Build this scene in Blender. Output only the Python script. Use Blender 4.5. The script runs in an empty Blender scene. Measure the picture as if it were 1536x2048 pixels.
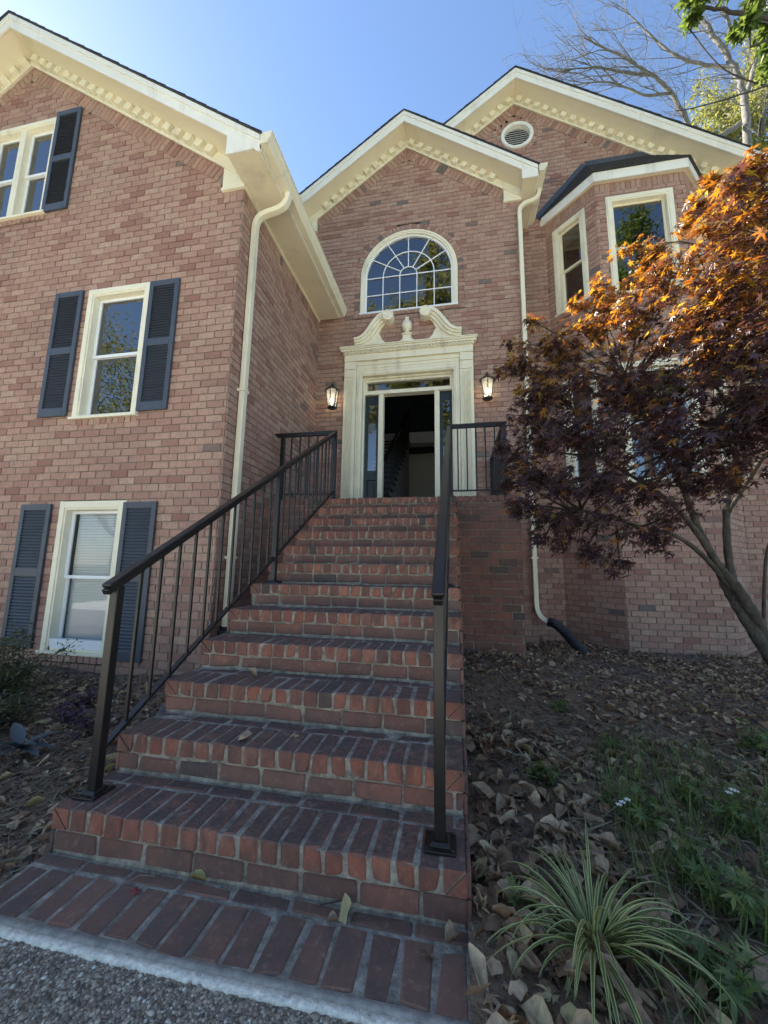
import bpy, math, random
import numpy as np
from mathutils import Vector, Matrix
random.seed(7); rng = np.random.default_rng(7)
S = bpy.context.scene
col = S.collection
# ------------------------------------------------------------------ camera
CP = np.array([-0.02316611547227071, -1.4039424738452158, 1.1243544967899557])
RR = np.array([0.9827817359396029, 0.18417415696087014, 0.014830354388669332])
UU = np.array([0.012636588487111623, -0.14707219100188038, 0.9890450380368497])
FF = np.array([-0.18433766879004448, 0.9718279943187781, 0.14686719621274405])
FPX = 758.60263700789
cam = bpy.data.cameras.new('camera'); co = bpy.data.objects.new('camera', cam); col.objects.link(co)
M = Matrix.Identity(4)
for i in range(3):
    M[i][0] = RR[i]; M[i][1] = UU[i]; M[i][2] = -FF[i]; M[i][3] = CP[i]
co.matrix_world = M
cam.sensor_fit = 'HORIZONTAL'; cam.sensor_width = 36.0; cam.lens = 36.0 * FPX / 1536.0
cam.clip_start = 0.02; cam.clip_end = 2000
S.camera = co
# ------------------------------------------------------------------ light
SUN_AZ = math.radians(66.0)      # from +Y towards -X
SUN_EL = math.radians(43.0)
sd = Vector((-math.sin(SUN_AZ) * math.cos(SUN_EL), math.cos(SUN_AZ) * math.cos(SUN_EL), math.sin(SUN_EL)))
W = bpy.data.worlds.new('World'); S.world = W; W.use_nodes = True
wn = W.node_tree.nodes; wl_ = W.node_tree.links
sky = wn.new('ShaderNodeTexSky'); sky.sky_type = 'NISHITA'; sky.sun_disc = False
sky.sun_elevation = SUN_EL; sky.sun_rotation = -SUN_AZ
sky.altitude = 100; sky.air_density = 1.0; sky.dust_density = 0.15; sky.ozone_density = 3.0
bg = wn['Background']; bg.inputs['Strength'].default_value = 0.073
wl_.new(sky.outputs['Color'], bg.inputs['Color'])
sl = bpy.data.lights.new('sun', 'SUN'); so = bpy.data.objects.new('sun', sl); col.objects.link(so)
sl.energy = 5.0; sl.angle = math.radians(0.5); sl.color = (1.0, 0.94, 0.84)
so.rotation_euler = sd.to_track_quat('Z', 'Y').to_euler(); so.location = (-20, 10, 25)
S.view_settings.view_transform = 'Standard'; S.view_settings.look = 'None'
S.view_settings.gamma = 1.0; S.view_settings.use_curve_mapping = False
S.view_settings.exposure = 2.0
S.render.engine = 'CYCLES'
S.cycles.use_denoising = True
S.cycles.max_bounces = 8; S.cycles.diffuse_bounces = 4; S.cycles.transparent_max_bounces = 12
S.cycles.sample_clamp_indirect = 6.0

def ray(px, py): return FF + RR * (px - 768) / FPX - UU * (py - 1024) / FPX
def onY(px, py, Y):
    d = ray(px, py); return CP + d * ((Y - CP[1]) / d[1])
def onZ(px, py, Z):
    d = ray(px, py); return CP + d * ((Z - CP[2]) / d[2])
def depth_in_frame(p):
    d = np.asarray(p, float) - CP; z = d @ FF
    if z <= 0.05: return None
    x = 768 + FPX * (d @ RR) / z; y = 1024 - FPX * (d @ UU) / z
    if -40 < x < 1576 and -40 < y < 2088: return z
    return None

# ------------------------------------------------------------------ materials
MT = {}
def new_mat(name):
    m = bpy.data.materials.new(name); m.use_nodes = True; MT[name] = m
    nt = m.node_tree; return m, nt, nt.nodes, nt.links, nt.nodes['Principled BSDF']
def nd(n, t, **k):
    o = n.new(t)
    for a, b in k.items(): setattr(o, a, b)
    return o
def ramp(n, stops, interp='LINEAR'):
    r = n.new('ShaderNodeValToRGB'); e = r.color_ramp.elements; r.color_ramp.interpolation = interp
    while len(e) < len(stops): e.new(0.5)
    for i, (p, c) in enumerate(stops):
        e[i].position = p; e[i].color = (*c, 1) if len(c) == 3 else c
    return r
def mixc(n, l, fac, a, b, blend='MIX'):
    m = n.new('ShaderNodeMix'); m.data_type = 'RGBA'; m.blend_type = blend
    for s, v in ((0, fac), (6, a), (7, b)):
        if hasattr(v, 'is_linked') or hasattr(v, 'links'): l.new(v, m.inputs[s])
        else: m.inputs[s].default_value = v if not isinstance(v, tuple) else (*v, 1)
    return m.outputs[2]
def noise(n, l, scale, detail=4, rough=0.6, vec=None, dist=0.0):
    t = n.new('ShaderNodeTexNoise'); t.inputs['Scale'].default_value = scale; t.inputs['Detail'].default_value = detail
    t.inputs['Roughness'].default_value = rough; t.inputs['Distortion'].default_value = dist
    if vec is not None: l.new(vec, t.inputs['Vector'])
    return t.outputs['Fac']
def pos(n): return n.new('ShaderNodeNewGeometry').outputs['Position']
def stretch(n, l, v, s):
    m = n.new('ShaderNodeMapping'); m.inputs['Scale'].default_value = s; l.new(v, m.inputs['Vector']); return m.outputs['Vector']
def bump(n, l, b, h, strength=0.3, dist=0.01):
    x = n.new('ShaderNodeBump'); x.inputs['Strength'].default_value = strength; x.inputs['Distance'].default_value = dist
    l.new(h, x.inputs['Height']); l.new(x.outputs['Normal'], b.inputs['Normal'])
def attr(n, name):
    a = n.new('ShaderNodeAttribute'); a.attribute_name = name; return a.outputs['Fac']
def maprange(n, l, v, a, b, c=0., d=1.):
    m = n.new('ShaderNodeMapRange'); l.new(v, m.inputs[0])
    for i, x in enumerate((a, b, c, d)): m.inputs[i + 1].default_value = x
    return m.outputs[0]

def mk_simple(name, c, rough=0.6, metal=0.0, var=0.12, scale=3.0, bscale=None, bstr=0.15, bdist=0.003, spec=None, stain=None):
    m, nt, n, l, b = new_mat(name)
    p = pos(n); f = noise(n, l, scale, 5, .65, p)
    dark = tuple(x * (1 - var) for x in c); lite = tuple(min(1, x * (1 + var)) for x in c)
    r = ramp(n, [(.3, dark), (.7, lite)]); l.new(f, r.inputs[0]); out = r.outputs[0]
    if stain:
        s = noise(n, l, stain[1], 6, .7, stretch(n, l, p, (1, 1, .25))); k = maprange(n, l, s, .55, .8)
        out = mixc(n, l, k, out, stain[0])
    l.new(out, b.inputs['Base Color'])
    b.inputs['Roughness'].default_value = rough; b.inputs['Metallic'].default_value = metal
    if spec is not None: b.inputs['Specular IOR Level'].default_value = spec
    if bscale:
        bump(n, l, b, noise(n, l, bscale, 3, .6, p), bstr, bdist)
    return m

def mk_brick(name, stops, streak=0.5, dirt=None, topdirt=None):
    m, nt, n, l, b = new_mat(name)
    p = pos(n); r = attr(n, 'rnd')
    cr = ramp(n, stops); l.new(r, cr.inputs[0]); out = cr.outputs[0]
    # blotches within each brick, wire-cut streaks, sand marks
    f1 = noise(n, l, 14, 5, .7, p, .6)
    out = mixc(n, l, maprange(n, l, f1, .5, .78, 0, .5), out, (.27, .13, .105))
    f2 = noise(n, l, 60, 3, .6, stretch(n, l, p, (1, 1, .25)))
    out = mixc(n, l, maprange(n, l, f2, .46, .70, 0, streak), out, (.17, .085, .065))
    f3 = noise(n, l, 34, 4, .7, p)
    out = mixc(n, l, maprange(n, l, f3, .55, .75, 0, .4), out, (.46, .33, .26))
    fw = noise(n, l, .9, 6, .65, p, .5)
    out = mixc(n, l, maprange(n, l, fw, .42, .75, 0, .38), out, (.24, .165, .13))
    fs = noise(n, l, 2.6, 5, .7, stretch(n, l, p, (1.6, 1.6, .16)))
    out = mixc(n, l, maprange(n, l, fs, .56, .8, 0, .35), out, (.15, .115, .095))
    if dirt:
        f4 = noise(n, l, dirt[1], 6, .72, stretch(n, l, p, (1, 1, .5)), .4)
        out = mixc(n, l, maprange(n, l, f4, dirt[2], dirt[2] + .22, 0, dirt[3]), out, dirt[0])
    if topdirt:
        g = n.new('ShaderNodeNewGeometry'); sx = n.new('ShaderNodeSeparateXYZ'); l.new(g.outputs['Normal'], sx.inputs[0])
        up = maprange(n, l, sx.outputs[2], .5, .9)
        f5 = noise(n, l, 13, 7, .8, p, .8); mu = n.new('ShaderNodeMath'); mu.operation = 'MULTIPLY'
        l.new(up, mu.inputs[0]); l.new(maprange(n, l, f5, .36, .58, .15, .95), mu.inputs[1])
        out = mixc(n, l, mu.outputs[0], out, topdirt)
        f7 = noise(n, l, 75, 4, .75, p); mu3 = n.new('ShaderNodeMath'); mu3.operation = 'MULTIPLY'
        l.new(up, mu3.inputs[0]); l.new(maprange(n, l, f7, .5, .62, 0, .75), mu3.inputs[1])
        out = mixc(n, l, mu3.outputs[0], out, (.045, .034, .03))
        f6 = noise(n, l, 22, 5, .7, p); mu2 = n.new('ShaderNodeMath'); mu2.operation = 'MULTIPLY'
        l.new(up, mu2.inputs[0]); l.new(maprange(n, l, f6, .56, .72, 0, .65), mu2.inputs[1])
        out = mixc(n, l, mu2.outputs[0], out, (.33, .23, .18))
    l.new(out, b.inputs['Base Color']); b.inputs['Roughness'].default_value = .85
    bump(n, l, b, noise(n, l, 95, 6, .75, p), .7, .006)
    return m

wall_stops = [(0, (.13, .12, .105)), (.014, (.15, .135, .12)), (.02, (.28, .13, .095)), (.09, (.33, .17, .125)), (.3, (.395, .23, .17)),
              (.6, (.425, .258, .19)), (.85, (.45, .282, .207)), (1, (.465, .315, .225))]
mk_brick('wall_brick', wall_stops)
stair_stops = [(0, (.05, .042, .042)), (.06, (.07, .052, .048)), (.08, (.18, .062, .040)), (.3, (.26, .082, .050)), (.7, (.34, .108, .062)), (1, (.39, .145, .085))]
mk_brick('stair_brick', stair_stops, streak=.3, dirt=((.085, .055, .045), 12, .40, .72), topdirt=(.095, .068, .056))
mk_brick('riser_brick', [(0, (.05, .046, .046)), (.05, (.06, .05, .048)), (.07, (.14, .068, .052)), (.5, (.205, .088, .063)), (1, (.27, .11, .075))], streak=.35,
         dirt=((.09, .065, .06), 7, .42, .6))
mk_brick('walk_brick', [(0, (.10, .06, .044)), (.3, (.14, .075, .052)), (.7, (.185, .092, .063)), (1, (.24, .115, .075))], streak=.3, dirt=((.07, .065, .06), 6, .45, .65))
mk_simple('mortar', (.235, .195, .16), .95, var=.2, scale=8, bscale=90, bstr=.5, bdist=.004, stain=((.2, .17, .15), 2.0))
mk_simple('stair_mortar', (.28, .245, .195), .95, var=.6, scale=22, bscale=60, bstr=1.0, bdist=.012, stain=((.46, .43, .36), 11))
mk_simple('cream_paint', (.80, .745, .565), .5, var=.07, scale=2.5, bscale=40, bstr=.08, stain=((.42, .37, .27), 3.2))
mk_simple('soffit_paint', (.76, .68, .49), .6, var=.05, scale=1.5, stain=((.55, .48, .35), 1.8))
mk_simple('white_paint', (.80, .775, .68), .45, var=.05, scale=1.5, stain=((.5, .46, .37), 3.0))
mk_simple('vinyl_white', (.80, .82, .82), .35, var=.03, scale=1.5)
mk_simple('shutter_paint', (.052, .062, .080), .5, var=.12, scale=4)
mk_simple('door_paint', (.012, .02, .02), .35, var=.1)
mk_simple('rail_metal', (.009, .0078, .0075), .36, var=.3, scale=20, bscale=150, bstr=.08, spec=.45)
mk_simple('lantern_metal', (.012, .012, .013), .45, var=.2)
mk_simple('gutter_metal', (.78, .72, .53), .35, var=.05, scale=1.5, stain=((.34, .32, .27), 2.5))
mk_simple('asphalt_shingle', (.035, .036, .04), .9, var=.4, scale=25, bscale=180, bstr=.5)
mk_simple('black_plastic', (.02, .022, .026), .45, var=.2)
mk_simple('foyer_wall', (.72, .69, .66), .8, var=.03)
mk_simple('foyer_floor', (.14, .06, .03), .4, var=.2)
mk_simple('stair_tread_wood', (.05, .03, .025), .4, var=.2)
mk_simple('foyer_white', (.6, .58, .55), .6, var=.03)
mk_simple('blind_white', (.86, .87, .86), .5, var=.03)
mk_simple('dark_room', (.02, .02, .022), .9, var=.1)
mk_simple('soil', (.20, .137, .088), 1.0, var=.5, scale=18, bscale=45, bstr=1.0, bdist=.02)
mk_simple('lawn', (.09, .11, .04), 1.0, var=.4, scale=2, bscale=30, bstr=.8, bdist=.03)
mk_simple('concrete_light', (.78, .72, .60), .95, var=.3, scale=60, bscale=160, bstr=.9, bdist=.005, stain=((.22, .19, .15), 22))
mk_simple('bounce_pale', (.66, .64, .58), .9, var=.12, scale=1.2, bscale=80, bstr=.5, bdist=.005)  # pale colour of the added slab that bounces sunlight
mk_simple('concrete_grey', (.30, .275, .235), .95, var=.35, scale=25, bscale=80, bstr=.6, bdist=.005)
mk_simple('bark_grey', (.17, .155, .135), .9, var=.35, scale=9, bscale=30, bstr=.7, bdist=.02)
mk_simple('bark_maple', (.055, .047, .036), .85, var=.6, scale=14, bscale=45, bstr=.9, bdist=.012, stain=((.11, .11, .08), 6))
mk_simple('bark_dark', (.06, .05, .042), .9, var=.4, scale=9, bscale=30, bstr=.7, bdist=.02)

def mk_leaf(name, stops, trans, tfac=.5, rough=.5):
    m, nt, n, l, b = new_mat(name)
    r = attr(n, 'rnd'); cr = ramp(n, stops); l.new(r, cr.inputs[0])
    tr = ramp(n, trans); l.new(r, tr.inputs[0])
    base_c = cr.outputs[0]
    if name in ('dry_leaf', 'mulch', 'bark'):
        base_c = mixc(n, l, maprange(n, l, noise(n, l, 55, 5, .7, pos(n)), .42, .68, 0, .6), base_c, (.085, .055, .038))
    l.new(base_c, b.inputs['Base Color']); b.inputs['Roughness'].default_value = rough
    t = n.new('ShaderNodeBsdfTranslucent'); l.new(tr.outputs[0], t.inputs['Color'])
    mx = n.new('ShaderNodeMixShader'); mx.inputs[0].default_value = tfac
    l.new(b.outputs[0], mx.inputs[1]); l.new(t.outputs[0], mx.inputs[2])
    l.new(mx.outputs[0], n['Material Output'].inputs['Surface'])
    return m
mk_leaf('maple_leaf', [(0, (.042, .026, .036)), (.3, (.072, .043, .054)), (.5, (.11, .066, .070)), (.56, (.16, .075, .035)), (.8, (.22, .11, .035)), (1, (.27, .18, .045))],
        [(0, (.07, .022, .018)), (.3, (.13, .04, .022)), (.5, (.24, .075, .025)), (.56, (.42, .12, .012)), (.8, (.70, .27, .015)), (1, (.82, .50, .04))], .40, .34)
mk_leaf('autumn_leaf', [(0, (.06, .075, .025)), (.5, (.11, .11, .035)), (1, (.20, .17, .05))], [(0, (.15, .19, .03)), (.5, (.27, .27, .05)), (1, (.45, .37, .07))], .45)
mk_leaf('gold_leaf', [(0, (.09, .11, .03)), (.5, (.16, .16, .045)), (1, (.28, .24, .06))], [(0, (.24, .28, .06)), (.5, (.36, .36, .08)), (1, (.55, .47, .12))], .4)
mk_leaf('green_leaf', [(0, (.035, .06, .018)), (.6, (.06, .10, .025)), (1, (.10, .13, .03))], [(0, (.10, .17, .02)), (1, (.26, .32, .05))], .4)
mk_leaf('weed_leaf', [(0, (.08, .12, .04)), (.6, (.13, .18, .055)), (1, (.23, .24, .075))], [(0, (.1, .2, .03)), (1, (.3, .4, .08))], .3)
mk_leaf('shrub_leaf', [(0, (.03, .045, .02)), (.6, (.05, .07, .03)), (1, (.09, .08, .035))], [(0, (.08, .12, .02)), (1, (.2, .2, .05))], .3)
mk_leaf('purple_leaf', [(0, (.035, .02, .04)), (.6, (.06, .03, .06)), (1, (.09, .05, .08))], [(0, (.08, .03, .06)), (1, (.15, .05, .1))], .25)
mk_leaf('blue_leaf', [(0, (.05, .07, .08)), (1, (.10, .13, .15))], [(0, (.06, .1, .08)), (1, (.1, .15, .12))], .2)
mk_leaf('dry_leaf', [(0, (.24, .13, .07)), (.3, (.37, .23, .13)), (.6, (.50, .35, .21)), (.85, (.60, .46, .29)), (1, (.43, .36, .15))],
        [(0, (.15, .08, .04)), (1, (.4, .28, .15))], .15, .7)
mk_leaf('red_leaf', [(0, (.30, .05, .045)), (1, (.35, .07, .06))], [(0, (.4, .05, .03)), (1, (.4, .05, .03))], .2)
mk_leaf('yellow_leaf', [(0, (.42, .36, .14)), (1, (.48, .40, .2))], [(0, (.5, .4, .1)), (1, (.5, .4, .1))], .2)
mk_leaf('mulch', [(0, (.06, .043, .033)), (.6, (.15, .105, .077)), (1, (.30, .22, .16))], [(0, (.02, .02, .02)), (1, (.05, .04, .03))], .02, .9)
mk_leaf('straw', [(0, (.12, .10, .06)), (1, (.36, .31, .20))], [(0, (.1, .1, .05)), (1, (.3, .25, .12))], .15, .8)
mk_leaf('pebble', [(0, (.11, .085, .065)), (.35, (.25, .19, .135)), (.7, (.37, .30, .22)), (.92, (.5, .42, .31)), (1, (.7, .66, .58))], [(0, (.02, .02, .02)), (1, (.02, .02, .02))], .0, .75)

def mk_blade():     # striped leaf: cream edges, green middle
    m, nt, n, l, b = new_mat('striped_blade')
    e = attr(n, 'edge'); r = attr(n, 'rnd')
    g = ramp(n, [(0, (.10, .135, .04)), (.8, (.15, .185, .055)), (1, (.34, .29, .12))]); l.new(r, g.inputs[0])
    k = maprange(n, l, e, .45, .62)
    out = mixc(n, l, k, g.outputs[0], (.54, .54, .22))
    l.new(out, b.inputs['Base Color']); b.inputs['Roughness'].default_value = .45
    t = n.new('ShaderNodeBsdfTranslucent'); l.new(out, t.inputs['Color'])
    mx = n.new('ShaderNodeMixShader'); mx.inputs[0].default_value = .25
    l.new(b.outputs[0], mx.inputs[1]); l.new(t.outputs[0], mx.inputs[2]); l.new(mx.outputs[0], n['Material Output'].inputs['Surface'])
mk_blade()
def mk_glass(name, ior, tint=(.9, .93, .95)):
    m, nt, n, l, b = new_mat(name)
    n.remove(b); tr = n.new('ShaderNodeBsdfTransparent'); tr.inputs[0].default_value = (*tint, 1)
    gl = n.new('ShaderNodeBsdfGlossy'); gl.inputs['Roughness'].default_value = .015
    wob = n.new('ShaderNodeBump'); wob.inputs['Strength'].default_value = .02; wob.inputs['Distance'].default_value = .02
    l.new(noise(n, l, 1.6, 2, .5, pos(n)), wob.inputs['Height']); l.new(wob.outputs[0], gl.inputs['Normal'])
    fr = n.new('ShaderNodeFresnel'); fr.inputs[0].default_value = ior
    mx = n.new('ShaderNodeMixShader'); l.new(fr.outputs[0], mx.inputs[0]); l.new(tr.outputs[0], mx.inputs[1]); l.new(gl.outputs[0], mx.inputs[2])
    l.new(mx.outputs[0], n['Material Output'].inputs['Surface'])
mk_glass('window_glass', 2.9)
mk_glass('clear_glass', 1.75)
mk_glass('lamp_glass', 1.45, (.95, .95, .92))
nt_ = MT['lamp_glass'].node_tree; t_ = nt_.nodes.new('ShaderNodeBsdfTranslucent'); t_.inputs[0].default_value = (.95, .92, .82, 1); mx_ = nt_.nodes.new('ShaderNodeMixShader'); mx_.inputs[0].default_value = .22
o_ = nt_.nodes['Material Output']; nt_.links.new(o_.inputs['Surface'].links[0].from_socket, mx_.inputs[1]); nt_.links.new(t_.outputs[0], mx_.inputs[2]); nt_.links.new(mx_.outputs[0], o_.inputs['Surface'])
def mk_emit(name, c, s):
    m, nt, n, l, b = new_mat(name); b.inputs['Base Color'].default_value = (.8, .8, .75, 1)
    b.inputs['Emission Color'].default_value = (*c, 1); b.inputs['Emission Strength'].default_value = s
mk_emit('bulb_glow', (1, .93, .72), 1.8)
def mk_driveway():
    m, nt, n, l, b = new_mat('aggregate')
    v = n.new('ShaderNodeTexVoronoi'); v.inputs['Scale'].default_value = 95; l.new(pos(n), v.inputs['Vector'])
    cr = ramp(n, [(0, (.12, .095, .075)), (.5, (.24, .19, .14)), (.85, (.34, .27, .2)), (1, (.5, .45, .38))])
    sp = n.new('ShaderNodeSeparateColor'); l.new(v.outputs['Color'], sp.inputs[0]); l.new(sp.outputs[0], cr.inputs[0])
    l.new(cr.outputs[0], b.inputs['Base Color']); b.inputs['Roughness'].default_value = .8
    bump(n, l, b, v.outputs['Distance'], .9, -.008)
mk_driveway()

# ------------------------------------------------------------------ mesh builder
WLOC = {}
def wloc(o): return WLOC[o.name] if o is not None else np.zeros(3)
def empty(name, loc, label=None, cat=None, group=None):
    o = bpy.data.objects.new(name, None); col.objects.link(o); o.location = tuple(loc); o.empty_display_size = .1
    WLOC[o.name] = np.array(loc, float); tag(o, label, cat, group); return o
def tag(o, label=None, cat=None, group=None, kind=None):
    if label: o['label'] = label
    if cat: o['category'] = cat
    if group: o['group'] = group
    if kind: o['kind'] = kind
    return o
class MB:
    def __init__(s): s.v = []; s.f = []; s.r = []; s.e = []
    def add(s, verts, faces, r=0.5, e=None):
        k = len(s.v); s.v += [tuple(map(float, p)) for p in verts]; s.f += [tuple(k + i for i in q) for q in faces]
        s.r += [r] * len(verts); s.e += (e if e is not None else [0.] * len(verts)); return s
    def box(s, a, b, r=.5):
        (x0, y0, z0), (x1, y1, z1) = a, b
        x0, x1 = min(x0, x1), max(x0, x1); y0, y1 = min(y0, y1), max(y0, y1); z0, z1 = min(z0, z1), max(z0, z1)
        return s.add([(x0, y0, z0), (x1, y0, z0), (x1, y1, z0), (x0, y1, z0), (x0, y0, z1), (x1, y0, z1), (x1, y1, z1), (x0, y1, z1)],
                     [(3, 2, 1, 0), (4, 5, 6, 7), (0, 1, 5, 4), (1, 2, 6, 5), (2, 3, 7, 6), (3, 0, 4, 7)], r)
    def hexa(s, P, r=.5):   # 8 points, order as box
        return s.add(P, [(3, 2, 1, 0), (4, 5, 6, 7), (0, 1, 5, 4), (1, 2, 6, 5), (2, 3, 7, 6), (3, 0, 4, 7)], r)
    def prism(s, poly, p0, p1, r=.5):   # poly: list of 3D pts at p0 plane offset; extrude by vector
        n = len(poly); a = [np.array(q) + p0 for q in poly]; b = [np.array(q) + p1 for q in poly]
        return s.add(a + b, [tuple(range(n))] + [tuple(range(2 * n - 1, n - 1, -1))] + [((i + 1) % n, i, n + i, n + (i + 1) % n) for i in range(n)], r)
    def prism_y(s, poly, y0, y1, r=.5): return s.prism([(x, 0, z) for x, z in poly], np.array((0, y0, 0)), np.array((0, y1, 0)), r)
    def bar(s, a, b, w, h, up=(0, 0, 1), r=.5):   # box beam from a to b
        a = np.array(a, float); b = np.array(b, float); d = b - a; d /= np.linalg.norm(d); up = np.array(up, float)
        sdv = np.cross(d, up); sdv /= np.linalg.norm(sdv); u2 = np.cross(sdv, d)
        P = []
        for q in (-1, 1):
            for c, (i, j) in ((a, (-1, q)), (a, (1, q)), (b, (1, q)), (b, (-1, q))): P.append(c + sdv * i * w / 2 + u2 * j * h / 2)
        return s.hexa(P, r)
    def tube(s, pts, rad, n=8, r=.5, cap=True):
        pts = [np.array(p, float) for p in pts]; k = len(pts); V = []; prev = None
        for i, p in enumerate(pts):
            t = pts[min(i + 1, k - 1)] - pts[max(i - 1, 0)]; t /= (np.linalg.norm(t) + 1e-9)
            if prev is None:
                a = np.array((0, 0, 1.)) if abs(t[2]) < .9 else np.array((1., 0, 0)); prev = np.cross(t, a)
            prev = prev - t * (prev @ t); prev /= (np.linalg.norm(prev) + 1e-9); bn = np.cross(t, prev)
            rr_ = rad[i] if hasattr(rad, '__len__') else rad
            for j in range(n):
                an = 2 * math.pi * j / n; V.append(p + (prev * math.cos(an) + bn * math.sin(an)) * rr_)
        F = [(i * n + j, i * n + (j + 1) % n, (i + 1) * n + (j + 1) % n, (i + 1) * n + j) for i in range(k - 1) for j in range(n)]
        if cap: F += [tuple(range(n - 1, -1, -1)), tuple(range((k - 1) * n, k * n))]
        return s.add(V, F, r)
    def lathe(s, c, prof, n=16, r=.5, axis=2):
        c = np.array(c, float); V = []
        for (rad, h) in prof:
            for j in range(n):
                an = 2 * math.pi * j / n; q = [math.cos(an) * rad, math.sin(an) * rad, h]
                if axis == 1: q = [q[0], q[2], q[1]]
                V.append(c + q)
        k = len(prof)
        F = [(i * n + j, i * n + (j + 1) % n, (i + 1) * n + (j + 1) % n, (i + 1) * n + j) for i in range(k - 1) for j in range(n)]
        return s.add(V, F + [tuple(range(n - 1, -1, -1)), tuple(range((k - 1) * n, k * n))], r)
    def build(s, name, mat, parent=None, smooth=False, kind=None, bevel=0):
        V = np.array(s.v); c = (V.min(0) + V.max(0)) / 2
        if parent is None: c[2] = V[:, 2].min()
        me = bpy.data.meshes.new(name); me.from_pydata((V - c).tolist(), [], s.f)
        a = me.attributes.new('rnd', 'FLOAT', 'POINT'); a.data.foreach_set('value', np.array(s.r, np.float32))
        if any(s.e):
            a = me.attributes.new('edge', 'FLOAT', 'POINT'); a.data.foreach_set('value', np.array(s.e, np.float32))
        return finish(me, name, mat, c, parent, smooth, kind, bevel)
def finish(me, name, mat, c, parent, smooth=False, kind=None, bevel=0):
    me.materials.append(MT[mat])
    if smooth: me.polygons.foreach_set('use_smooth', [True] * len(me.polygons))
    me.update()
    o = bpy.data.objects.new(name, me); col.objects.link(o)
    if parent: o.parent = parent
    o.location = tuple(np.array(c) - wloc(parent)); WLOC[o.name] = np.array(c, float)
    if kind: o['kind'] = kind
    if bevel:
        md = o.modifiers.new('bevel', 'BEVEL'); md.width = bevel; md.segments = 2; md.limit_method = 'ANGLE'; md.angle_limit = math.radians(40)
    return o
def np_mesh(name, V, F, R, mat, parent=None, kind=None, smooth=False):   # V (n,3), F (m,k) equal sized faces
    V = np.asarray(V, np.float32); F = np.asarray(F, np.int32); k = F.shape[1]
    c = (V.min(0) + V.max(0)) / 2
    if parent is None: c[2] = V[:, 2].min()
    me = bpy.data.meshes.new(name); me.vertices.add(len(V)); me.vertices.foreach_set('co', (V - c).ravel())
    me.loops.add(F.size); me.loops.foreach_set('vertex_index', F.ravel())
    me.polygons.add(len(F)); me.polygons.foreach_set('loop_start', np.arange(len(F), dtype=np.int32) * k)
    me.update(calc_edges=True)
    a = me.attributes.new('rnd', 'FLOAT', 'POINT'); a.data.foreach_set('value', np.asarray(R, np.float32))
    return finish(me, name, mat, c, parent, smooth, kind)
def rand_rot(n, tilt):       # random spin about z then tilt by up to tilt (rad)
    a = rng.uniform(0, 2 * np.pi, n); t = np.abs(rng.normal(0, tilt, n)); ax = rng.uniform(0, 2 * np.pi, n)
    Rz = np.zeros((n, 3, 3)); Rz[:, 0, 0] = np.cos(a); Rz[:, 0, 1] = -np.sin(a); Rz[:, 1, 0] = np.sin(a); Rz[:, 1, 1] = np.cos(a); Rz[:, 2, 2] = 1
    k = np.stack([np.cos(ax), np.sin(ax), np.zeros(n)], 1); K = np.zeros((n, 3, 3))
    K[:, 0, 1] = -k[:, 2]; K[:, 0, 2] = k[:, 1]; K[:, 1, 0] = k[:, 2]; K[:, 1, 2] = -k[:, 0]; K[:, 2, 0] = -k[:, 1]; K[:, 2, 1] = k[:, 0]
    I = np.eye(3)[None]; s = np.sin(t)[:, None, None]; c = (1 - np.cos(t))[:, None, None]
    return (I + s * K + c * (K @ K)) @ Rz
def scatter(tv, tf, P, R, sc, rnd):
    tv = np.asarray(tv); n = len(P); k = len(tv)
    V = np.einsum('nij,kj->nki', R, tv) * np.asarray(sc)[:, None, None] + np.asarray(P)[:, None, :]
    F = (np.asarray(tf)[None] + (np.arange(n) * k)[:, None, None]).reshape(-1, len(tf[0]))
    return V.reshape(-1, 3), F, np.repeat(rnd, k)

# ------------------------------------------------------------------ wall frames and bricks
class Frame:
    def __init__(s, O, u): s.O = np.array((O[0], O[1], 0.)); s.u = np.array((u[0], u[1], 0.)); s.u /= np.linalg.norm(s.u); s.n = np.array((s.u[1], -s.u[0], 0.))
    def P(s, u, z, d): return s.O + s.u * u + s.n * d + np.array((0, 0, z))
    def box(s, mb, u0, u1, z0, z1, d0, d1, r=.5):
        # order so that normals face outwards
        P = [s.P(u0, z0, d1), s.P(u1, z0, d1), s.P(u1, z0, d0), s.P(u0, z0, d0), s.P(u0, z1, d1), s.P(u1, z1, d1), s.P(u1, z1, d0), s.P(u0, z1, d0)]
        return mb.hexa(P, r)
    def prism(s, mb, poly, d0, d1, r=.5):   # poly CCW in (u,z), front at d1
        n = len(poly); a = [s.P(u, z, d1) for u, z in poly]; b = [s.P(u, z, d0) for u, z in poly]
        return mb.add(a + b, [tuple(range(n)), tuple(range(2 * n - 1, n - 1, -1))] + [((i + 1) % n, i, n + i, n + (i + 1) % n) for i in range(n)], r)
CRS = 0.0834; PITCH = 0.209; JT = 0.0105
BR = []      # house bricks: (frame, quad, depth, rnd, key)
def brick(fr, quad, d=.0110, rnd=None, key='w', back=-.004):
    if rnd is None:
        rnd = random.random()
    if key == 'wing' and rnd < .015 and random.random() < .85: rnd = random.uniform(.2, 1)
    q = np.array(quad, float) + rng.normal(0, .0011, (4, 2)); c = q.mean(0); pc = fr.P(c[0], c[1], d)
    z = depth_in_frame(pc); 
    area = .5 * abs(sum(q[i][0] * q[(i + 1) % 4][1] - q[(i + 1) % 4][0] * q[i][1] for i in range(4)))
    view = CP - pc; cosv = max(0, (fr.n @ view) / np.linalg.norm(view))
    w = 0 if z is None else area * cosv / (z * z)
    BR.append((w, fr, q, d + random.uniform(-.002, .002), rnd, key, back))
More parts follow.
